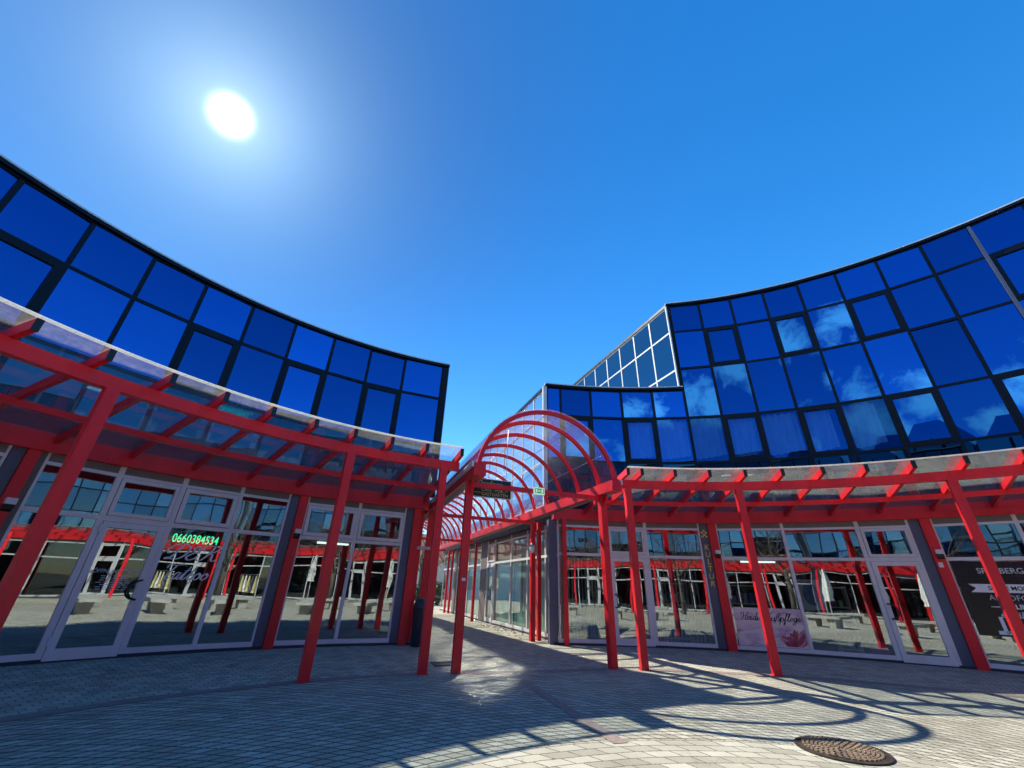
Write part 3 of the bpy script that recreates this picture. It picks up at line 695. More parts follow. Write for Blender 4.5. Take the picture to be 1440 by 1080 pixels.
po = thing('poster', 'pink flower poster reading Heidis Fußpflege in the bottom of a shop window', 'poster', FH.p(.07, -.06, .14))
MB().box(FH, .07, WH-.045, -.022, -.014, .14, .95).build('print', M['poster'], po)
for k in range(16):
    a = R_(20+k*9.5); c_ = (1.30, .06); l_ = random.uniform(.22, .46); pt = []
    for t, w_ in ((0,.012),(.35,.05),(.75,.055),(1,.0)):
        for sg in (1, -1):
            x_ = c_[0]+l_*t*math.cos(a)-sg*w_*math.sin(a); z_ = max(.16, c_[1]+.10+l_*t*math.sin(a)+sg*w_*math.cos(a)); pt.append(FH.p(min(x_, WH-.06), -.0138+.0001*(k % 4), z_))
    MBP = MB().add(pt, [(0,1,3,2),(2,3,5,4),(4,5,7,6)]); MBP.build('petal', M['petal' if k % 2 else 'petal_pale'], po)
script_mesh('lettering', 'Heidis Fußpflege', FH, .19, -.0125, .68, .175, M['letter_black'], po, pen=.046, sx=1.13)
sq = MB()
for k in range(3):
    pts = [(k*.36+i*.018, .05*math.sin(i*1.25+k)*(1 if i % 3 else .5)) for i in range(17)]; q = spline(pts, 3)
    vs = []
    for a in q: vs += [FH.p(.62+a.x*.8, -.0125, .245+a.y-.004), FH.p(.62+a.x*.8, -.0125, .245+a.y+.004)]
    sq.add(vs, [(2*i, 2*i+2, 2*i+3, 2*i+1) for i in range(len(q)-1)])
sq.build('lettering', M['letter_black'], po)
bl = thing('poster', 'blue card poster standing behind the glass beside the pink flower poster', 'poster', FP.p(.15, -.30, .95))
MB().box(FP, .06, .56, -.30, -.28, .95, 1.62).build('print', M['white'], bl)
ov = MB(); ov.add([FP.p(.31+.17*math.cos(2*PI*k/24), -.276, 1.3+.26*math.sin(2*PI*k/24)) for k in range(24)], [tuple(range(24))[::-1]]); ov.build('picture', M['skyblue'], bl)
pk = thing('gift_bag', 'bright pink paper bag on the shop floor beside the right glass door', 'bag', FP.p(WP-.32, -.25, .05))
bg = MB(); bg.hexa([FP.p(x, y, .05) for x,y in ((WP-.42,-.30),(WP-.12,-.30),(WP-.12,-.16),(WP-.42,-.16))], [FP.p(x, y, .36) for x,y in ((WP-.43,-.28),(WP-.11,-.28),(WP-.11,-.18),(WP-.43,-.18))]); bg.build('body', M['pink'], pk)
hb = MB(); hb.tube([FP.p(WP-.34+.14*k/6, -.2, .355+.09*math.sin(PI*k/6)) for k in range(7)], .006, 6); hb.build('handle', M['pink'], pk)
lp = MB(); lp.add([FE.p(.47+.12*math.cos(2*PI*k/28), -.075, .5+.10*math.sin(2*PI*k/28)) for k in range(28)]+[FE.p(.47+.12*math.cos(2*PI*k/28), -.085, .5+.10*math.sin(2*PI*k/28)) for k in range(28)],
    [tuple(range(28))[::-1], tuple(range(28, 56))]+[(k,(k+1)%28,28+(k+1)%28,28+k) for k in range(28)])
tag(lp.build('paper_notice', M['lilac'], None, FE.p(.47, -.08, .5)), 'round lilac paper notice stuck low inside the corner shop window', 'notice')
def shelf(F, x0, x1, y, label):
    T = thing('display_shelf', label, 'shelf', F.p((x0+x1)/2, y, .03), 'shelves inside the shops')
    mb = MB(); [mb.box(F, x, x+.03, y-.35, y, .03, 1.5) for x in (x0, x1-.03)]; [mb.box(F, x0+.03, x1-.03, y-.35, y, z, z+.025) for z in (.1, .55, 1.0, 1.45)]; mb.build('rack', M['white'], T)
    for z in (.125, .575, 1.025):
        x = x0+.06
        while x < x1-.2:
            w_ = random.uniform(.07, .16); h_ = random.uniform(.12, .3); b = MB(); b.box(F, x, x+w_, y-.28, y-.06, z, z+h_); b.build('carton', M[random.choice(('skyblue','lilac','yellow_cloth','curtain','clad'))], T); x += w_+.04
shelf(FP, .75, 1.2, -.9, 'white shelf of cartons inside the shop behind the pink bag')
shelf(FH, .3, 1.3, -1.4, 'white shelf of cartons deep inside the shop with the pink flower poster')
shelf(FK, .5, 1.2, -1.2, 'white shelf of cartons behind the vertical blind by the yellow lettered column')
# big dark shop poster at the far right
bp_ = thing('window_poster', 'black poster with white lettering filling the shop window at the right edge', 'poster', FS.p(.08, -.06, .55))
MB().box(FS, .06, WS-.05, -.022, -.016, .62, 2.02).build('film', M['black_film'], bp_)
def ptxt(b, x, z, s, m='letter_white', **k): return text_mesh('lettering', b, FS, x, -.012, z, s, M[m], bp_, **k)
xc = .78
ptxt('SPIELBERG IST', xc+.1, 1.83, .15, 'letter_dim', bold=.002)
rb = MB(); rb.add([FS.p(x, -.0145, z) for x,z in ((.2,1.42),(1.3,1.42),(1.3,1.58),(.2,1.58),(.3,1.5))]+[FS.p(x, -.0155, z) for x,z in ((.2,1.42),(1.3,1.42),(1.3,1.58),(.2,1.58),(.3,1.5))], [(0,1,2,3,4)]); rb.build('ribbon', M['letter_white'], bp_)
text_mesh('lettering', 'SPIELE MODE', FS, xc+.02, -.0115, 1.5, .11, M['letter_black'], bp_, bold=.002)
ptxt('AB SOFORT', xc+.02, 1.32, .14, 'letter_dim'); ptxt('— ONLINE —', xc, 1.16, .12, bold=.003)
ptxt('erhältlich', xc, 1.01, .16, 'letter_dim', shear=.3, bold=.003)
ptxt('1', .47, .83, .34, bold=.012)
rb = MB(); rb.box(FS, .36, 1.2, -.0155, -.0145, .655, .72); rb.build('ribbon', M['letter_white'], bp_)
text_mesh('lettering', 'SPIELE', FS, .56, -.0115, .688, .07, M['letter_black'], bp_)

# ================================================================== CANOPIES
canopy(LC, LP, LR, [-88.2, -62.05, -35.94, -21.99], [-86.3, -80.8, -75.3, -69.8, -64.3, -58.72, -53.25, -47.75, -42.22, -36.72, -31.2, -25.7, -20.0], -90, -19.6,
       'red framed glass canopy in front of the tattoo shop, half in shade', 'glass canopies along the shop fronts')
canopy(RC, RP, RR, [-3.78, 11.04, 33.5, 56.2], [-4.4, -2.4, 2.23, 6.91, 11.55, 16.15, 20.82, 25.5, 30.15, 34.85, 39.58, 44.25, 48.85, 53.5, 58.2], -5.2, 60,
       'red framed sunlit glass canopy in front of the shops on the right', 'glass canopies along the shop fronts')

# ================================================================== VAULTED WALKWAY
VC, VRAD, VZ = 3.3, 1.47, 2.95
vw = thing('vaulted_walkway', 'long red barrel vault walkway of arches and glass between the two buildings', 'walkway', VS(VC, 7.5))
arcs = [6.97, 7.58]+[8.45+.86*k for k in range(21)]
SEND = arcs[-1]+.1
def arch_pt(s, r, a): return VS(VC-r*math.cos(a), s, VZ+r*math.sin(a))
A0 = math.asin(.2/VRAD)
for s in arcs:
    mb = MB(); n = 28
    for k in range(n):
        a, b = A0+(PI-2*A0)*k/n, A0+(PI-2*A0)*(k+1)/n
        q = lambda t: [arch_pt(s-.03, VRAD-.075, t), arch_pt(s+.03, VRAD-.075, t), arch_pt(s+.03, VRAD, t), arch_pt(s-.03, VRAD, t)]
        mb.hexa(q(a), q(b))
    mb.build('arch', M['red'], vw)
gm = MB(); n = 28; vs = []
for k in range(n+1):
    a = A0+(PI-2*A0)*k/n
    vs += [arch_pt(6.92, VRAD+.012, a), arch_pt(SEND, VRAD+.012, a)]
gm.add(vs, [(2*k, 2*k+1, 2*k+3, 2*k+2) for k in range(n)], True)
vs2 = []
for k in range(n+1):
    a = A0+(PI-2*A0)*k/n
    vs2 += [arch_pt(6.92, VRAD+.022, a), arch_pt(SEND, VRAD+.022, a)]
gm.add(vs2, [(2*k, 2*k+2, 2*k+3, 2*k+1) for k in range(n)], True)
gm.build('vault_glazing', M['vault_glass'], vw)
tr = MB()
for a in (.55, 1.1, PI/2, PI-1.1, PI-.55): tr.tube([arch_pt(6.95, VRAD+.004, a), arch_pt(SEND, VRAD+.004, a)], .008, 6)
tr.build('glazing_bar', M['steel'], vw)
for v, sg in ((1.90, 1), (4.68, -1)):
    mb = MB(); F = Fr(VS(v, 0), V, U)
    F = Fr(VS(v, 6.88), U, V)
    mb.box(F, 0, SEND-6.85, -.11, .11, 2.955, 3.06); mb.box(F, .0, SEND-6.85, -.10, .10, 3.063, 3.165)
    mb.build('beam', M['red'], vw)
    fl = MB(); fl.box(F, .02, SEND-6.85, (.111 if sg < 0 else -.15), (.15 if sg < 0 else -.111), 3.10, 3.19); fl.build('flashing', M['pale'], vw)
    gt = MB(); gt.box(F, .3, SEND-6.85, -.06, .06, 2.945, 2.953); gt.build('beam_soffit', M['header'], vw)
def vpost(v, s, w=.065, z=2.955):
    F = Fr(VS(v, s), V, -U); MB().box(F, -w, w, -w, w, 0, z).build('post', M['red'], vw)
for s in (7.5, 11.4): vpost(1.885, s); 
vpost(4.677, 7.45)
for v, s in ((4.82, 11.42), (5.08, 11.58), (5.0, 17.93), (5.08, 23.5), (5.2, 23.12), (1.64, 11.4), (1.7, 17.9), (1.7, 23.4)): vpost(v, s, .06 if v < 5 else .05)
for v, s in ((1.885, 7.5), (4.677, 7.45)):     # gussets under the beam
    for sgn in (-1, 1):
        F = Fr(VS(v, s), U*sgn, V); mb = MB()
        mb.hexa([F.p(.065, -.02, 2.955), F.p(.25, -.02, 2.955), F.p(.067, -.02, 2.72), F.p(.065, -.02, 2.72)], [F.p(.065, .02, 2.955), F.p(.25, .02, 2.955), F.p(.067, .02, 2.72), F.p(.065, .02, 2.72)])
        mb.build('gusset', M['red'], vw)
for s in (7.47, 11.4, 17.9, 23.4):
    MB().box(Fr(VS(1.95, s), V, -U), 0, 2.66 if s < 9 else 2.9, -.035, .035, 2.865, 2.95).build('crossbar', M['red'], vw)
Fq = Fr(VS(1.885, 7.43), V, -U); MB().box(Fq, -.03, .035, -.003, .001, 1.29, 1.335).build('sticker', M['white'], vw)
Fq = Fr(VS(1.76, 11.33), V, -U); MB().box(Fq, -.16, .2, -.01, .02, 2.02, 2.09).build('clamp', M['steel'], vw)

# signs hanging in the vault
cs = thing('cafe_sign', 'dark green cafe sign with cream lettering hanging under the red arches', 'sign', VS(2.36, 7.66, 2.75))
F = Fr(VS(1.99, 7.66), V, -U)
MB().box(F, 0, .76, -.02, .02, 2.745, 3.075).build('panel', M['sign_green'], cs)
eg = MB(); ring(eg, F, -.012, .772, 2.733, 3.087, .012, -.024, .024); eg.build('edge', M['alu'], cs)
text_mesh('lettering', 'Danfoos', F, .33, .023, 2.995, .15, M['sign_cream'], cs, shear=.12)
text_mesh('lettering', 'CAFE - PUB', F, .38, .023, 2.875, .085, M['sign_cream'], cs)
text_mesh('lettering', 'GASTGARTEN', F, .44, .023, 2.795, .085, M['sign_cream'], cs)
mb = MB(); mb.box(F, .03, .16, .021, .024, 2.815, 2.823)
q = [F.p(.62+.05*math.cos(PI+PI*k/10), .024, 2.9+.05*math.sin(PI+PI*k/10)) for k in range(11)]; mb.tube(q, .004, 5); mb.tube([F.p(.67,.024,2.895), F.p(.70,.024,2.89), F.p(.695,.024,2.865), F.p(.66,.024,2.868)], .004, 5)
mb.build('emblem', M['sign_cream'], cs)
mb = MB()
for x in (.12, .66): mb.tube([F.p(x, 0, 3.087), F.p(x, .06, 3.75 if x < .3 else 4.13)], .006, 6)
mb.build('hanger', M['steel'], cs)
ex = thing('exit_sign', 'small green and white emergency exit sign on the red crossbar', 'sign', VS(3.25, 7.41, 2.85))
F = Fr(VS(3.145, 7.41), V, -U)
MB().box(F, 0, .22, -.018, .018, 2.842, 2.975).build('panel', M['exit_lit'], ex)
MB().box(F, .015, .205, .019, .021, 2.862, 2.955).build('face', M['exit_green_lit'], ex)
mb = MB(); mb.box(F, .035, .065, .022, .023, 2.875, 2.94); mb.box(F, .15, .185, .022, .023, 2.87, 2.945)
mb.add([F.p(.08,.023,2.908),F.p(.105,.023,2.885),F.p(.105,.023,2.931)], [(0,1,2)]); mb.box(F, .105, .135, .022, .023, 2.9, 2.916)
mb.build('pictogram', M['exit_lit'], ex)

# wall lamps and small fittings on the red columns
def wall_light(c, r, t, z, label):
    F, w = chord(c, r, t-.3, t+.3)
    T = thing('wall_light', label, 'lamp', F.p(w/2, 0, z-.12), 'small wall lights on the red columns')
    MB().box(F, w/2-.06, w/2+.06, -.02, .10, z, z+.09).build('housing', M['alu'], T)
    mb = MB(); mb.hexa([F.p(w/2-.055, .0, z-.10), F.p(w/2+.055, .0, z-.10), F.p(w/2+.055, .07, z-.07), F.p(w/2-.055, .07, z-.07)], [F.p(w/2-.055, .0, z-.003), F.p(w/2+.055, .0, z-.003), F.p(w/2+.055, .09, z-.003), F.p(w/2-.055, .09, z-.003)])
    mb.build('shade', M['black'], T)
wall_light(LC, LR-.062, -59.5, 2.1, 'small grey wall light on the red column left of the tattoo shop')
wall_light(LC, LR-.062, -35.4, 2.13, 'small grey wall light on the red column right of the tattoo shop lettering')
wall_light(RC, RR-.062, 12.15, 2.17, 'small grey wall light on the red column beside the yellow column lettering')
wall_light(RC, RR-.062, 34.0, 2.17, 'small grey wall light on the red column beside the black poster window')
F, w = chord(RC, RR-.062, 33.6, 34.0); tag(MB().box(F, .0, .075, 0, .003, 1.9, 2.0).build('sticker', M['white'], None, F.p(.03, 0, 1.95)), 'small white sticker on the red column below the right wall light', 'sticker')
ln = thing('wall_lantern', 'old fashioned white lantern on the red post inside the walkway', 'lamp', VS(4.73, 11.37, 2.1))
mb = MB(); mb.lathe(VS(4.73, 11.25, 0), [(.02,2.09),(.06,2.10),(.075,2.26),(.05,2.265)], 12); mb.build('glass_body', M['white'], ln)
mb = MB(); mb.lathe(VS(4.73, 11.25, 0), [(.095,2.268),(.03,2.33),(.008,2.37)], 12); mb.build('cap', M['steel'], ln)
mb = MB(); mb.tube([VS(4.78, 11.36, 2.2), VS(4.76, 11.3, 2.34), VS(4.73, 11.25, 2.36)], .009, 6); mb.build('bracket', M['black'], ln)

# strip lamps inside the shops
for c, r, t, z, lb in ((LC, LR, -30.6, 2.02, 'white strip lamp behind the shop window next to the passage'), (LC, LR, -56.2, 2.10, 'white strip lamp behind the window left of the tattoo shop door'),
                   (RC, RR, 17.0, 2.02, 'white strip lamp behind the window above the pink flower poster'), (RC, RR, 37.9, 1.96, 'white strip lamp behind the glass above the black poster')):
    F, w = chord(c, r+.35 if c is not RC or t < 30 else r+.045, t-2.0, t+2.0)
    T = thing('strip_lamp', lb, 'lamp', F.p(w/2, 0, z), 'strip lamps inside the shops')
    MB().box(F, 0, w, -.07, -.01, z+.02, z+.07).build('housing', M['white'], T)
    mb = MB(); mb.tube([F.p(.02, -.02, z), F.p(w-.02, -.02, z)], .022, 8); mb.build('tube', M['lamp_white'], T)
    if t != 37.9 and t != 17.0:
        mb = MB(); [mb.tube([F.p(x, -.04, z+.07), F.p(x, -.04, 2.995)], .005, 5) for x in (.1, w-.1)]; mb.build('cable', M['black'], T)

# ================================================================== PLAZA OBJECTS
# manhole cover with concentric ribs
mc = Vector((3.035, 4.67, 0)); MRAD = .33
mh = thing('manhole_cover', 'round rusty iron manhole cover with ring pattern in the sunlit paving', 'manhole cover', mc)
mb = MB(); mb.lathe(mc, [(MRAD, .0), (MRAD, .010), (MRAD-.02, .012), (.001, .012)], 48, False); mb.build('cover_plate', M['iron'], mh)
mb = MB()
for k in range(1, 10):
    r = k*.032; n = max(6, int(r*2*PI/.045)); 
    for j in range(n):
        a0 = 2*PI*(j+.5*(k % 2))/n; a1 = a0+2*PI/n*.62
        pts = [[mc+Vector((rr*math.cos(a), rr*math.sin(a), z)) for a, rr in ((a0, r-.010), (a1, r-.010), (a1, r+.010), (a0, r+.010))] for z in (.0125, .021)]
        mb.hexa(pts[0], pts[1])
mb.build('raised_ribs', M['iron_worn'], mh)
mb = MB()
for j in range(48):
    a0, a1 = 2*PI*j/48, 2*PI*(j+1)/48
    mb.hexa(*[[mc+Vector((rr*math.cos(a), rr*math.sin(a), z)) for a, rr in ((a0, MRAD+.002), (a1, MRAD+.002), (a1, MRAD+.03), (a0, MRAD+.03))] for z in (.001, .013)])
mb.build('frame', M['iron'], mh)
# drain grate by the left walkway post
F = Fr((-1.0, 8.5, 0), V, U); dg = thing('drain_grate', 'square iron drain grate in the shade behind the left walkway post', 'drain', (-1.0, 8.5, 0))
mb = MB(); ring(mb, F, -.2, .2, -.2, .2, .03, 0, .01); mb = MB()
Fh = Fr((-1.0, 8.5, .004), V, Vector((0,0,1)), U)
ring(mb, Fh, -.22, .22, -.22, .22, .03, 0, .008); mb.build('frame', M['iron'], dg)
mb = MB(); [mb.box(Fh, -.185+.047*k, -.16+.047*k, 0, .006, -.19, .19) for k in range(8)]; mb.build('bars', M['iron'], dg)
mb = MB(); mb.add([Fh.p(x, .001, z) for x, z in ((-.19,-.19),(.19,-.19),(.19,.19),(-.19,.19))], [(0,1,2,3)]); mb.build('pit', M['black'], dg)
# litter bin
bc = Vector((-1.88, 10.72, 0)).xyz
bn = thing('litter_bin', 'dark rounded litter bin standing beside the red corner column of the passage', 'bin', bc)
MB().lathe(bc, [(.17,.0),(.19,.02),(.20,.70),(.205,.72)], 24).build('body', M['bin'], bn)
MB().lathe(bc, [(.215,.722),(.215,.75),(.18,.86),(.10,.93),(.01,.95)], 24).build('lid', M['bin'], bn)
F = Fr(bc, V, -U); MB().box(F, -.1, .1, .185, .208, .58, .68).build('opening', M['black'], bn)
# dry leaves along the passage shop front
mb = MB()
for i in range(90):
    s = random.uniform(11.2, 16.5); v = 5.3-abs(random.gauss(0, .35)); p = VS(v, s, .012); a = random.uniform(0, 6.28); l = random.uniform(.03, .06)
    d = Vector((math.cos(a), math.sin(a), 0)); e = Vector((-d.y, d.x, 0))
    mb.add([p-d*l, p+e*l*.5+Vector((0,0,.015)), p+d*l+Vector((0,0,.01)), p-e*l*.5], [(0,1,2,3)])
tag(struct(mb.build('dry_leaves', M['leafbits']), 'stuff'), 'dry brown leaves scattered along the glass of the passage')

# ================================================================== BEYOND THE PASSAGE
def leaf_cloud(mb, c, rx, rz, n, size):
    for i in range(n):
        a = random.uniform(0, 2*PI); u = random.uniform(-1, 1); r = random.uniform(.35, 1)**.5; q = math.sqrt(1-u*u)
        p = Vector(c)+Vector((rx*r*q*math.cos(a), rx*r*q*math.sin(a), rz*r*u))
        d = Vector((random.gauss(0,1), random.gauss(0,1), random.gauss(0,1))).normalized(); e = d.orthogonal().normalized()
        s = size*random.uniform(.6, 1.3)
        mb.add([p-d*s, p+e*s*.55, p+d*s, p-e*s*.55], [(0,1,2,3)])
def bush(p, r, h, label, mat='leaf'):
    T = thing('bush', label, 'bush', p, 'bushes beyond the passage'); p = Vector(p)
    mb = MB()
    for k in range(9):
        a = random.uniform(0, 6.28); q = p+Vector((math.cos(a)*r*.6, math.sin(a)*r*.6, h*random.uniform(.4, .9))); mb.tube([p, (p+q)/2+Vector((0,0,.1)), q], [.03,.02,.008], 5)
    mb.build('stems', M['bark'], T)
    mb = MB(); leaf_cloud(mb, p+Vector((0,0,h*.5)), r, h*.5, 900, .07)
    for k in range(6): leaf_cloud(mb, p+Vector((random.uniform(-r,r)*.7, random.uniform(-r,r)*.7, h*random.uniform(.5,.9))), r*.4, h*.22, 160, .07)
    mb.build('foliage', M[mat], T)
bush(VS(6.35, 32), .85, 1.5, 'round green bush seen through the far end of the walkway')
bush(VS(4.75, 33), .8, 1.3, 'green bush just left of the white board beyond the walkway', 'leaf_dark')
bush(VS(7.8, 33.5), .9, 1.2, 'darker low bush partly behind the far red posts', 'leaf_dark')
def bare_tree(p, h, label, seed):
    rnd = random.Random(seed); T = thing('bare_tree', label, 'tree', p, 'bare trees'); p = Vector(p)
    tm = MB(); bm = MB()
    tm.tube([p, p+Vector((.05,.02,h*.25)), p+Vector((.0,.1,h*.5))], [.16,.13,.10], 8)
    def br(o, d, l, r, lv):
        pts = [o]; dd = d.copy()
        for i in range(4):
            dd = (dd+Vector((rnd.gauss(0,.16), rnd.gauss(0,.16), rnd.gauss(.05,.1)))).normalized(); pts.append(pts[-1]+dd*l/4)
        bm.tube(pts, [r, r*.85, r*.65, r*.5, r*.3], 5 if lv < 2 else 3)
        if lv < 3:
            for k in range(4 if lv < 2 else 5):
                i = rnd.randint(1, 4); e = (dd+Vector((rnd.gauss(0,.75), rnd.gauss(0,.75), rnd.gauss(.1,.5)))).normalized(); br(pts[i], e, l*.62, r*.5, lv+1)
    for k in range(7):
        a = k*2.4; br(p+Vector((0,.05,h*(.28+.035*k))), Vector((math.cos(a)*.8, math.sin(a)*.8, .75)).normalized(), h*.38, .055, 0)
    tm.build('trunk', M['bark'], T); bm.build('branches', M['bark'], T)
bare_tree(VS(5.6, 36), 6.5, 'bare branched tree behind the white board', 3)
bare_tree(VS(3.2, 38), 7.0, 'bare branched tree at the left of the passage opening', 5)
bare_tree(VS(9.0, 41), 6.5, 'bare branched tree standing before the cream house', 9)
wb = thing('notice_board', 'tall white board standing at the far end of the walkway', 'board', VS(5.85, 33))
F = Fr(VS(5.85, 33), V, -U)
MB().box(F, -.35, .35, -.06, .06, .1, 2.9).build('panel', M['white'], wb)
MB().box(F, -.38, .38, -.09, .09, 0, .1).build('foot', M['concrete'], wb)
mb = MB(); [mb.box(F, -.28, .28, .061, .064, 2.55-.25*k, 2.59-.25*k) for k in range(6)]; mb.build('rule_lines', M['clad'], wb)
ho = thing('house', 'cream rendered house with a red tiled roof seen beyond the walkway', 'house', VS(9.5, 47))
F = Fr(VS(6.3, 45), V, -U); mb = MB().box(F, 0, 11, -7, 0, 0, 3.6); mb.build('wall', M['render_wall'], ho)
mb = MB(); mb.add([F.p(-.5,.6,3.5), F.p(11.5,.6,3.5), F.p(11.5,-3.5,6.3), F.p(-.5,-3.5,6.3), F.p(-.5,-7.6,3.5), F.p(11.5,-7.6,3.5)], [(0,1,2,3),(3,2,5,4),(0,3,4),(1,5,2)]); mb.build('roof', M['tile'], ho)
for x in (.7, 3.2, 6.0, 8.6):
    fb = MB(); ring(fb, F, x, x+1.3, .6, 2.5, .09, -.02, .03); wn_ = fb.build('window', M['white'], ho); pane(F, x+.09, x+1.21, .69, 2.41, .012, M['glass'], wn_)
h2 = thing('house', 'pale long house far left beyond the passage posts', 'house', VS(-6, 52))
F = Fr(VS(-14, 50), V, -U); MB().box(F, 0, 17, -8, 0, 0, 4.2).build('wall', M['white'], h2)
mb = MB(); mb.add([F.p(-.5,.6,4.1), F.p(17.5,.6,4.1), F.p(17.5,-4,6.6), F.p(-.5,-4,6.6), F.p(-.5,-8.6,4.1), F.p(17.5,-8.6,4.1)], [(0,1,2,3),(3,2,5,4),(0,3,4),(1,5,2)]); mb.build('roof', M['tile'], h2)
for x in (8, 11, 14):
    fb = MB(); ring(fb, F, x, x+1.5, .8, 2.4, .09, -.02, .03); wn_ = fb.build('window', M['white'], h2); pane(F, x+.09, x+1.41, .89, 2.31, .012, M['glass'], wn_)

# ================================================================== ACROSS THE PLAZA (seen mirrored in the shop glass)
def opposite(t0, t1, label, clabel, posts, zs):
    zt = zs[-1]
    T = thing('glass_building', label, 'building', (*pol(OC, OR, (t0+t1)/2), 0))
    n = int(round((t1-t0)/7.0)); st = (t1-t0)/n
    for i in range(n):
        a, b = t0+i*st, t0+(i+1)*st; F, w = chord(OC, OR, a, b)
        for z0, z1 in zip(zs[:-1], zs[1:]): upper_window(T, F, w/2, z0, z1, False, M['mirror_dull']); upper_window(T, Fr(F.p(w/2,0,0), F.X, F.Y), w/2, z0, z1, False, M['mirror_dull'])
        if i % 3 == 2: shop_door(T, F, 1.0, M['glass_far']); shop_window(T, Fr(F.p(1.0,0,0), F.X, F.Y), w-1.0, M['glass_far'])
        else: shop_window(T, F, w, M['glass_far'])
    coping(T, OC, OR, t0, t1, zt); fascia(T, OC, OR, t0, t1)
    MB().prism(inner_arc(OC, OR+.9, t0, t1)+[pol(OC, OR+7, t1), pol(OC, OR+7, t0)], 3.25, zt-.05).build('upper_storey', M['core'], T)
    MB().prism(inner_arc(OC, OR+.2, t0, t1)+[pol(OC, OR+7, t1), pol(OC, OR+7, t0)], zt+.02, zt+.08).build('roof', M['roofing'], T)
    interior(T, OC, OR, t0, t1)
    for t in (t0, t1):
        a = Vector((*pol(OC, OR+.05, t), 0)); b = Vector((*pol(OC, OR+7, t), 0)); mb = MB(); mb.bar(a+Vector((0,0,zt/2)), b+Vector((0,0,zt/2)), .2, zt); mb.build('side_wall', M['clad'], T)
    k = int(round((t1-t0)/3.5))
    canopy(OC, OP, OR, posts, [t0+(t1-t0)*i/k for i in range(k+1)], t0, t1, clabel, 'glass canopies along the shop fronts')
opposite(76, 127, 'blue mirror glass building across the plaza to the right', 'red framed glass canopy across the plaza to the right', [78, 93, 109, 125], [3.46,4.6,5.9,7.3,8.7,10.1])
opposite(129, 182, 'blue mirror glass building behind the viewer across the plaza', 'red framed glass canopy behind the viewer across the plaza', [131, 147, 164, 180], [3.46,4.7,6.1,7.5,8.9,10.3,11.8])
opposite(184, 238, 'blue mirror glass building across the plaza behind to the left', 'red framed glass canopy across the plaza behind to the left', [186, 203, 219, 236], [3.46,4.7,6.1,7.5,8.9,10.2])
for t, w_ in ((190, 3.0), (200, 3.6), (211, 3.2), (222, 3.6)):
    p = pol(OC, OR+3.2, t); tw = thing('roof_skylight', 'teal glass skylight with a pitched top on the roof across the plaza', 'skylight', (*p, 10.25), 'pitched skylights on the roof across the plaza')
    F = Fr((*p, 0), (cos(t), -sin(t), 0), (-sin(t), -cos(t), 0)); mb = MB()
    q = [(-w_/2, 10.28), (w_/2, 10.28), (w_/2, 11.6), (w_*.2, 13.0), (-w_*.2, 13.0), (-w_/2, 11.6)]
    mb.add([F.p(x, 1.5, z) for x, z in q]+[F.p(x, -1.5, z) for x, z in q], [(0,1,2,3,4,5),(11,10,9,8,7,6)]+[(i,6+i,6+(i+1)%6,(i+1)%6) for i in range(6)]); mb.build('glazing', M['mirror_teal'], tw)
    rb_ = MB(); [rb_.box(F, x-.05, x+.05, 1.505, 1.56, 10.28, 11.6) for x in (-w_/2+.06, 0, w_/2-.06)]; rb_.build('mullions', M['dark'], tw)
def bench(p, a, label):
    T = thing('stone_bench', label, 'bench', p, 'stone benches in the plaza'); F = Fr(p, (math.cos(a), math.sin(a), 0), (-math.sin(a), math.cos(a), 0))
    mb = MB(); mb.box(F, -1.0, 1.0, -.3, .3, .36, .46); mb.build('seat', M['concrete'], T)
    for x in (-.5, .5):
        mb = MB(); mb.hexa([F.p(x-.16,-.16,0), F.p(x+.16,-.16,0), F.p(x+.16,.16,0), F.p(x-.16,.16,0)], [F.p(x-.2,-.2,.36), F.p(x+.2,-.2,.36), F.p(x+.2,.2,.36), F.p(x-.2,.2,.36)]); mb.build('support', M['concrete'], T)
bench((2.75, 1.75, 0), -.75, 'grey stone bench in the middle of the plaza')
bench((4.9, .1, 0), .5, 'grey stone bench on the sunny side of the plaza')
bench((4.6, -5.0, 0), .2, 'grey stone bench far behind on the plaza')
def parasol(p, label):
    T = thing('parasol', label, 'parasol', p, 'folded parasols on the plaza'); p = Vector(p)
    MB().lathe(p, [(.3,0),(.3,.06),(.05,.09)], 20).build('base', M['concrete'], T)
    mb = MB(); mb.tube([p+Vector((0,0,.05)), p+Vector((0,0,2.7))], .025, 8); mb.build('pole', M['white'], T)
    mb = MB(); n = 20; prof = [(.04,2.72),(.10,2.4),(.15,1.9),(.19,1.45),(.14,1.2),(.17,1.02)]; vs = []
    for r, z in prof: vs += [p+Vector((r*(1+.28*math.cos(5*2*PI*k/n))*math.cos(2*PI*k/n), r*(1+.28*math.cos(5*2*PI*k/n))*math.sin(2*PI*k/n), z)) for k in range(n)]
    mb.add(vs, [(i*n+k, i*n+(k+1)%n, (i+1)*n+(k+1)%n, (i+1)*n+k) for i in range(len(prof)-1) for k in range(n)], True); mb.build('folded_canopy', M['canvas'], T)
parasol((10.2, -7.2, 0), 'folded white parasol in front of the shops across the plaza')
parasol((3.2, -9.0, 0), 'folded white parasol behind the viewer')
parasol((1.2, -9.6, 0), 'second folded white parasol behind the viewer, nearer the left')
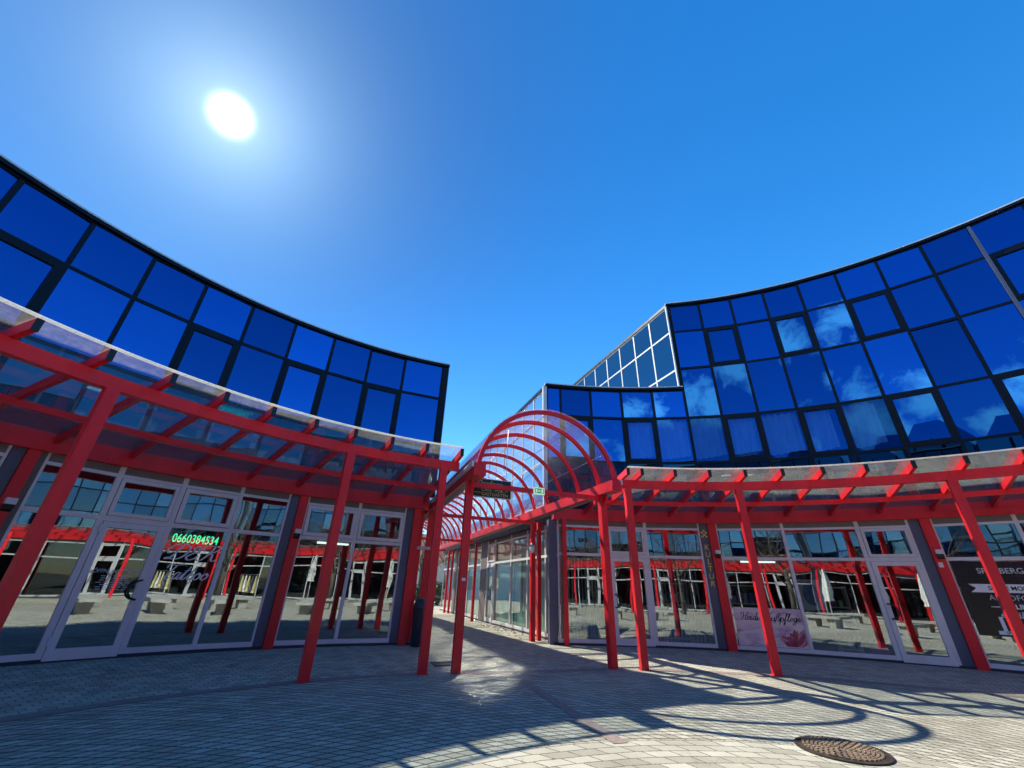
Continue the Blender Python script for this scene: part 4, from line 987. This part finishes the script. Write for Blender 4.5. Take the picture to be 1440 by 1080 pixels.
def clothes(p, a, label):
    T = thing('clothes_rail', label, 'clothes rail', p); F = Fr(p, (math.cos(a), math.sin(a), 0), (-math.sin(a), math.cos(a), 0))
    mb = MB(); mb.tube([F.p(-.5,0,0), F.p(-.5,0,1.5), F.p(.5,0,1.5), F.p(.5,0,0)], .016, 6); mb.tube([F.p(-.5,-.2,.03), F.p(-.5,.2,.03)], .016, 6); mb.tube([F.p(.5,-.2,.03), F.p(.5,.2,.03)], .016, 6); mb.build('frame', M['steel'], T)
    for k in range(5):
        x = -.38+.19*k; m_ = ('yellow_cloth','white','yellow_cloth','clad','yellow_cloth')[k]
        mb = MB(); mb.hexa([F.p(x-.07,-.22,.45), F.p(x+.07,-.22,.45), F.p(x+.07,.22,.45), F.p(x-.07,.22,.45)], [F.p(x-.015,-.06,1.44), F.p(x+.015,-.06,1.44), F.p(x+.015,.06,1.44), F.p(x-.015,.06,1.44)]); mb.build('garment', M[m_], T)
clothes((12.6, -5.6, 0), 1.2, 'rail of yellow and white clothes outside the shops across the plaza')

bare_tree((9.5, -4.8, 0), 5.0, 'bare young tree on the plaza in front of the shops across', 21)
bare_tree((6.8, -7.6, 0), 5.5, 'bare young tree on the plaza between the benches and the shops behind', 22)
bare_tree((-1.5, -8.4, 0), 5.2, 'bare young tree on the plaza behind the viewer to the left', 23)

# ================================================================== CAMERA
cam = bpy.data.cameras.new('camera'); co = bpy.data.objects.new('camera', cam); COL.objects.link(co)
r_ = Vector((.9994605, -.0146239, .0294073)); u_ = Vector((-.0328428, -.4450289, .8949138)); f_ = Vector((0, .8953968, .4452691))
u_ = (u_-f_*u_.dot(f_)).normalized(); r_ = f_.cross(u_).normalized()
co.matrix_world = Matrix(((r_.x, u_.x, -f_.x, 0), (r_.y, u_.y, -f_.y, 0), (r_.z, u_.z, -f_.z, 1.2), (0, 0, 0, 1)))
cam.sensor_width = 36; cam.sensor_fit = 'HORIZONTAL'; cam.lens = 577.93/1440*36
cam.clip_start = .05; cam.clip_end = 5000
sc.camera = co

# ================================================================== LIGHT
SUN = Vector((-.512, .447, .733)).normalized()
sun = bpy.data.lights.new('sun', 'SUN'); so = bpy.data.objects.new('sun', sun); COL.objects.link(so)
so.rotation_euler = SUN.to_track_quat('Z', 'Y').to_euler(); so.location = SUN*60
sun.energy = 3.9; sun.angle = R_(.53); sun.color = (1.0, .94, .80)
wd = bpy.data.worlds.new('World'); sc.world = wd; wd.use_nodes = True
nt = wd.node_tree; nt.nodes.clear()
out = nd(nt, 'ShaderNodeOutputWorld'); bgd = nd(nt, 'ShaderNodeBackground')
sky = nd(nt, 'ShaderNodeTexSky', sky_type='NISHITA', sun_disc=False, sun_elevation=R_(47.17), sun_rotation=R_(-48.88), altitude=400, air_density=1.0, dust_density=.25, ozone_density=3.0)
hs = nd(nt, 'ShaderNodeHueSaturation', i_Saturation=1.36, i_Value=.93); L(nt, sky.outputs[0], hs.inputs['Color'])
tc = nd(nt, 'ShaderNodeTexCoord'); sp = nd(nt, 'ShaderNodeSeparateXYZ'); L(nt, tc.outputs['Generated'], sp.inputs[0])
# small broken cumulus low in the sky opposite the sun
cn = nd(nt, 'ShaderNodeTexNoise', i_Scale=13., i_Detail=9, i_Roughness=.66, i_Distortion=.3); L(nt, tc.outputs['Generated'], cn.inputs['Vector'])
dens = None
for x, y, z, rad in ((-.02,-.915,.40,.085), (.15,-.91,.385,.065), (-.09,-.905,.43,.06), (-.25,-.85,.46,.06), (-.315,-.83,.46,.045), (-.265,-.885,.375,.03),
                     (-.36,-.887,.29,.075), (-.445,-.85,.28,.08), (-.51,-.825,.25,.06), (-.40,-.83,.385,.04), (.33,-.9,.30,.07), (-.62,-.74,.27,.08)):
    dv = nd(nt, 'ShaderNodeVectorMath', operation='DISTANCE'); L(nt, tc.outputs['Generated'], dv.inputs[0]); dv.inputs[1].default_value = tuple(Vector((x, y, z)).normalized())
    k = mathn(nt, 'SUBTRACT', 1., mathn(nt, 'DIVIDE', dv.outputs['Value'], rad*1.08))
    dens = k if dens is None else mathn(nt, 'MAXIMUM', dens, k)
cr = ramp(nt, mathn(nt, 'ADD', mathn(nt, 'MAXIMUM', dens, -1.), mathn(nt, 'MULTIPLY', mathn(nt, 'SUBTRACT', cn.outputs[0], .5), 3.6)), [(.22, 0.), (.85, 1.)])
cf = cr.outputs[0]
cm = nd(nt, 'ShaderNodeMix', data_type='RGBA'); L(nt, cf, cm.inputs[0]); L(nt, hs.outputs[0], cm.inputs[6]); cm.inputs[7].default_value = (5.6, 6.6, 6.2, 1)
# the sun itself and the bright sky round it
dt = nd(nt, 'ShaderNodeVectorMath', operation='DOT_PRODUCT'); L(nt, tc.outputs['Generated'], dt.inputs[0]); dt.inputs[1].default_value = tuple(SUN)
ang = mathn(nt, 'ARCCOSINE', mathn(nt, 'MINIMUM', dt.outputs['Value'], 1.))
g1 = mathn(nt, 'MULTIPLY', mathn(nt, 'POWER', 2.718, mathn(nt, 'MULTIPLY', mathn(nt, 'POWER', mathn(nt, 'DIVIDE', ang, .0175), 2.), -1.)), 60.)
g2 = mathn(nt, 'MULTIPLY', mathn(nt, 'POWER', 2.718, mathn(nt, 'MULTIPLY', mathn(nt, 'DIVIDE', ang, .10), -1.)), 2.0)
gs = mathn(nt, 'ADD', g1, g2)
ge = mathn(nt, 'POWER', 2.718, mathn(nt, 'MULTIPLY', mathn(nt, 'POWER', mathn(nt, 'DIVIDE', ang, .80), 2.), -1.))
dc = nd(nt, 'ShaderNodeCombineColor')
for i, k in enumerate((.885, .69, .615)): L(nt, mathn(nt, 'SUBTRACT', 1., mathn(nt, 'MULTIPLY', ge, k)), dc.inputs[i])
vm = nd(nt, 'ShaderNodeMix', data_type='RGBA', blend_type='MULTIPLY'); vm.inputs[0].default_value = 1; L(nt, cm.outputs[2], vm.inputs[6]); L(nt, dc.outputs[0], vm.inputs[7])
gc = nd(nt, 'ShaderNodeMix', data_type='RGBA', blend_type='ADD'); gc.inputs[0].default_value = 1; L(nt, vm.outputs[2], gc.inputs[6])
gv = nd(nt, 'ShaderNodeCombineColor'); [L(nt, mathn(nt, 'MULTIPLY', gs, k), gv.inputs[i]) for i, k in enumerate((.9, 1., 1.05))]
L(nt, gv.outputs[0], gc.inputs[7]); L(nt, gc.outputs[2], bgd.inputs[0]); bgd.inputs[1].default_value = .15
L(nt, bgd.outputs[0], out.inputs[0])

sc.view_settings.view_transform = 'Standard'; sc.view_settings.look = 'None'; sc.view_settings.gamma = 1; sc.view_settings.exposure = 1.22
sc.cycles.blur_glossy = 0; sc.cycles.sample_clamp_indirect = 0; sc.cycles.use_guiding = True; sc.cycles.use_surface_guiding = True; sc.cycles.guiding_training_samples = 48; sc.cycles.transparent_max_bounces = 24; sc.cycles.max_bounces = 10; sc.cycles.glossy_bounces = 6
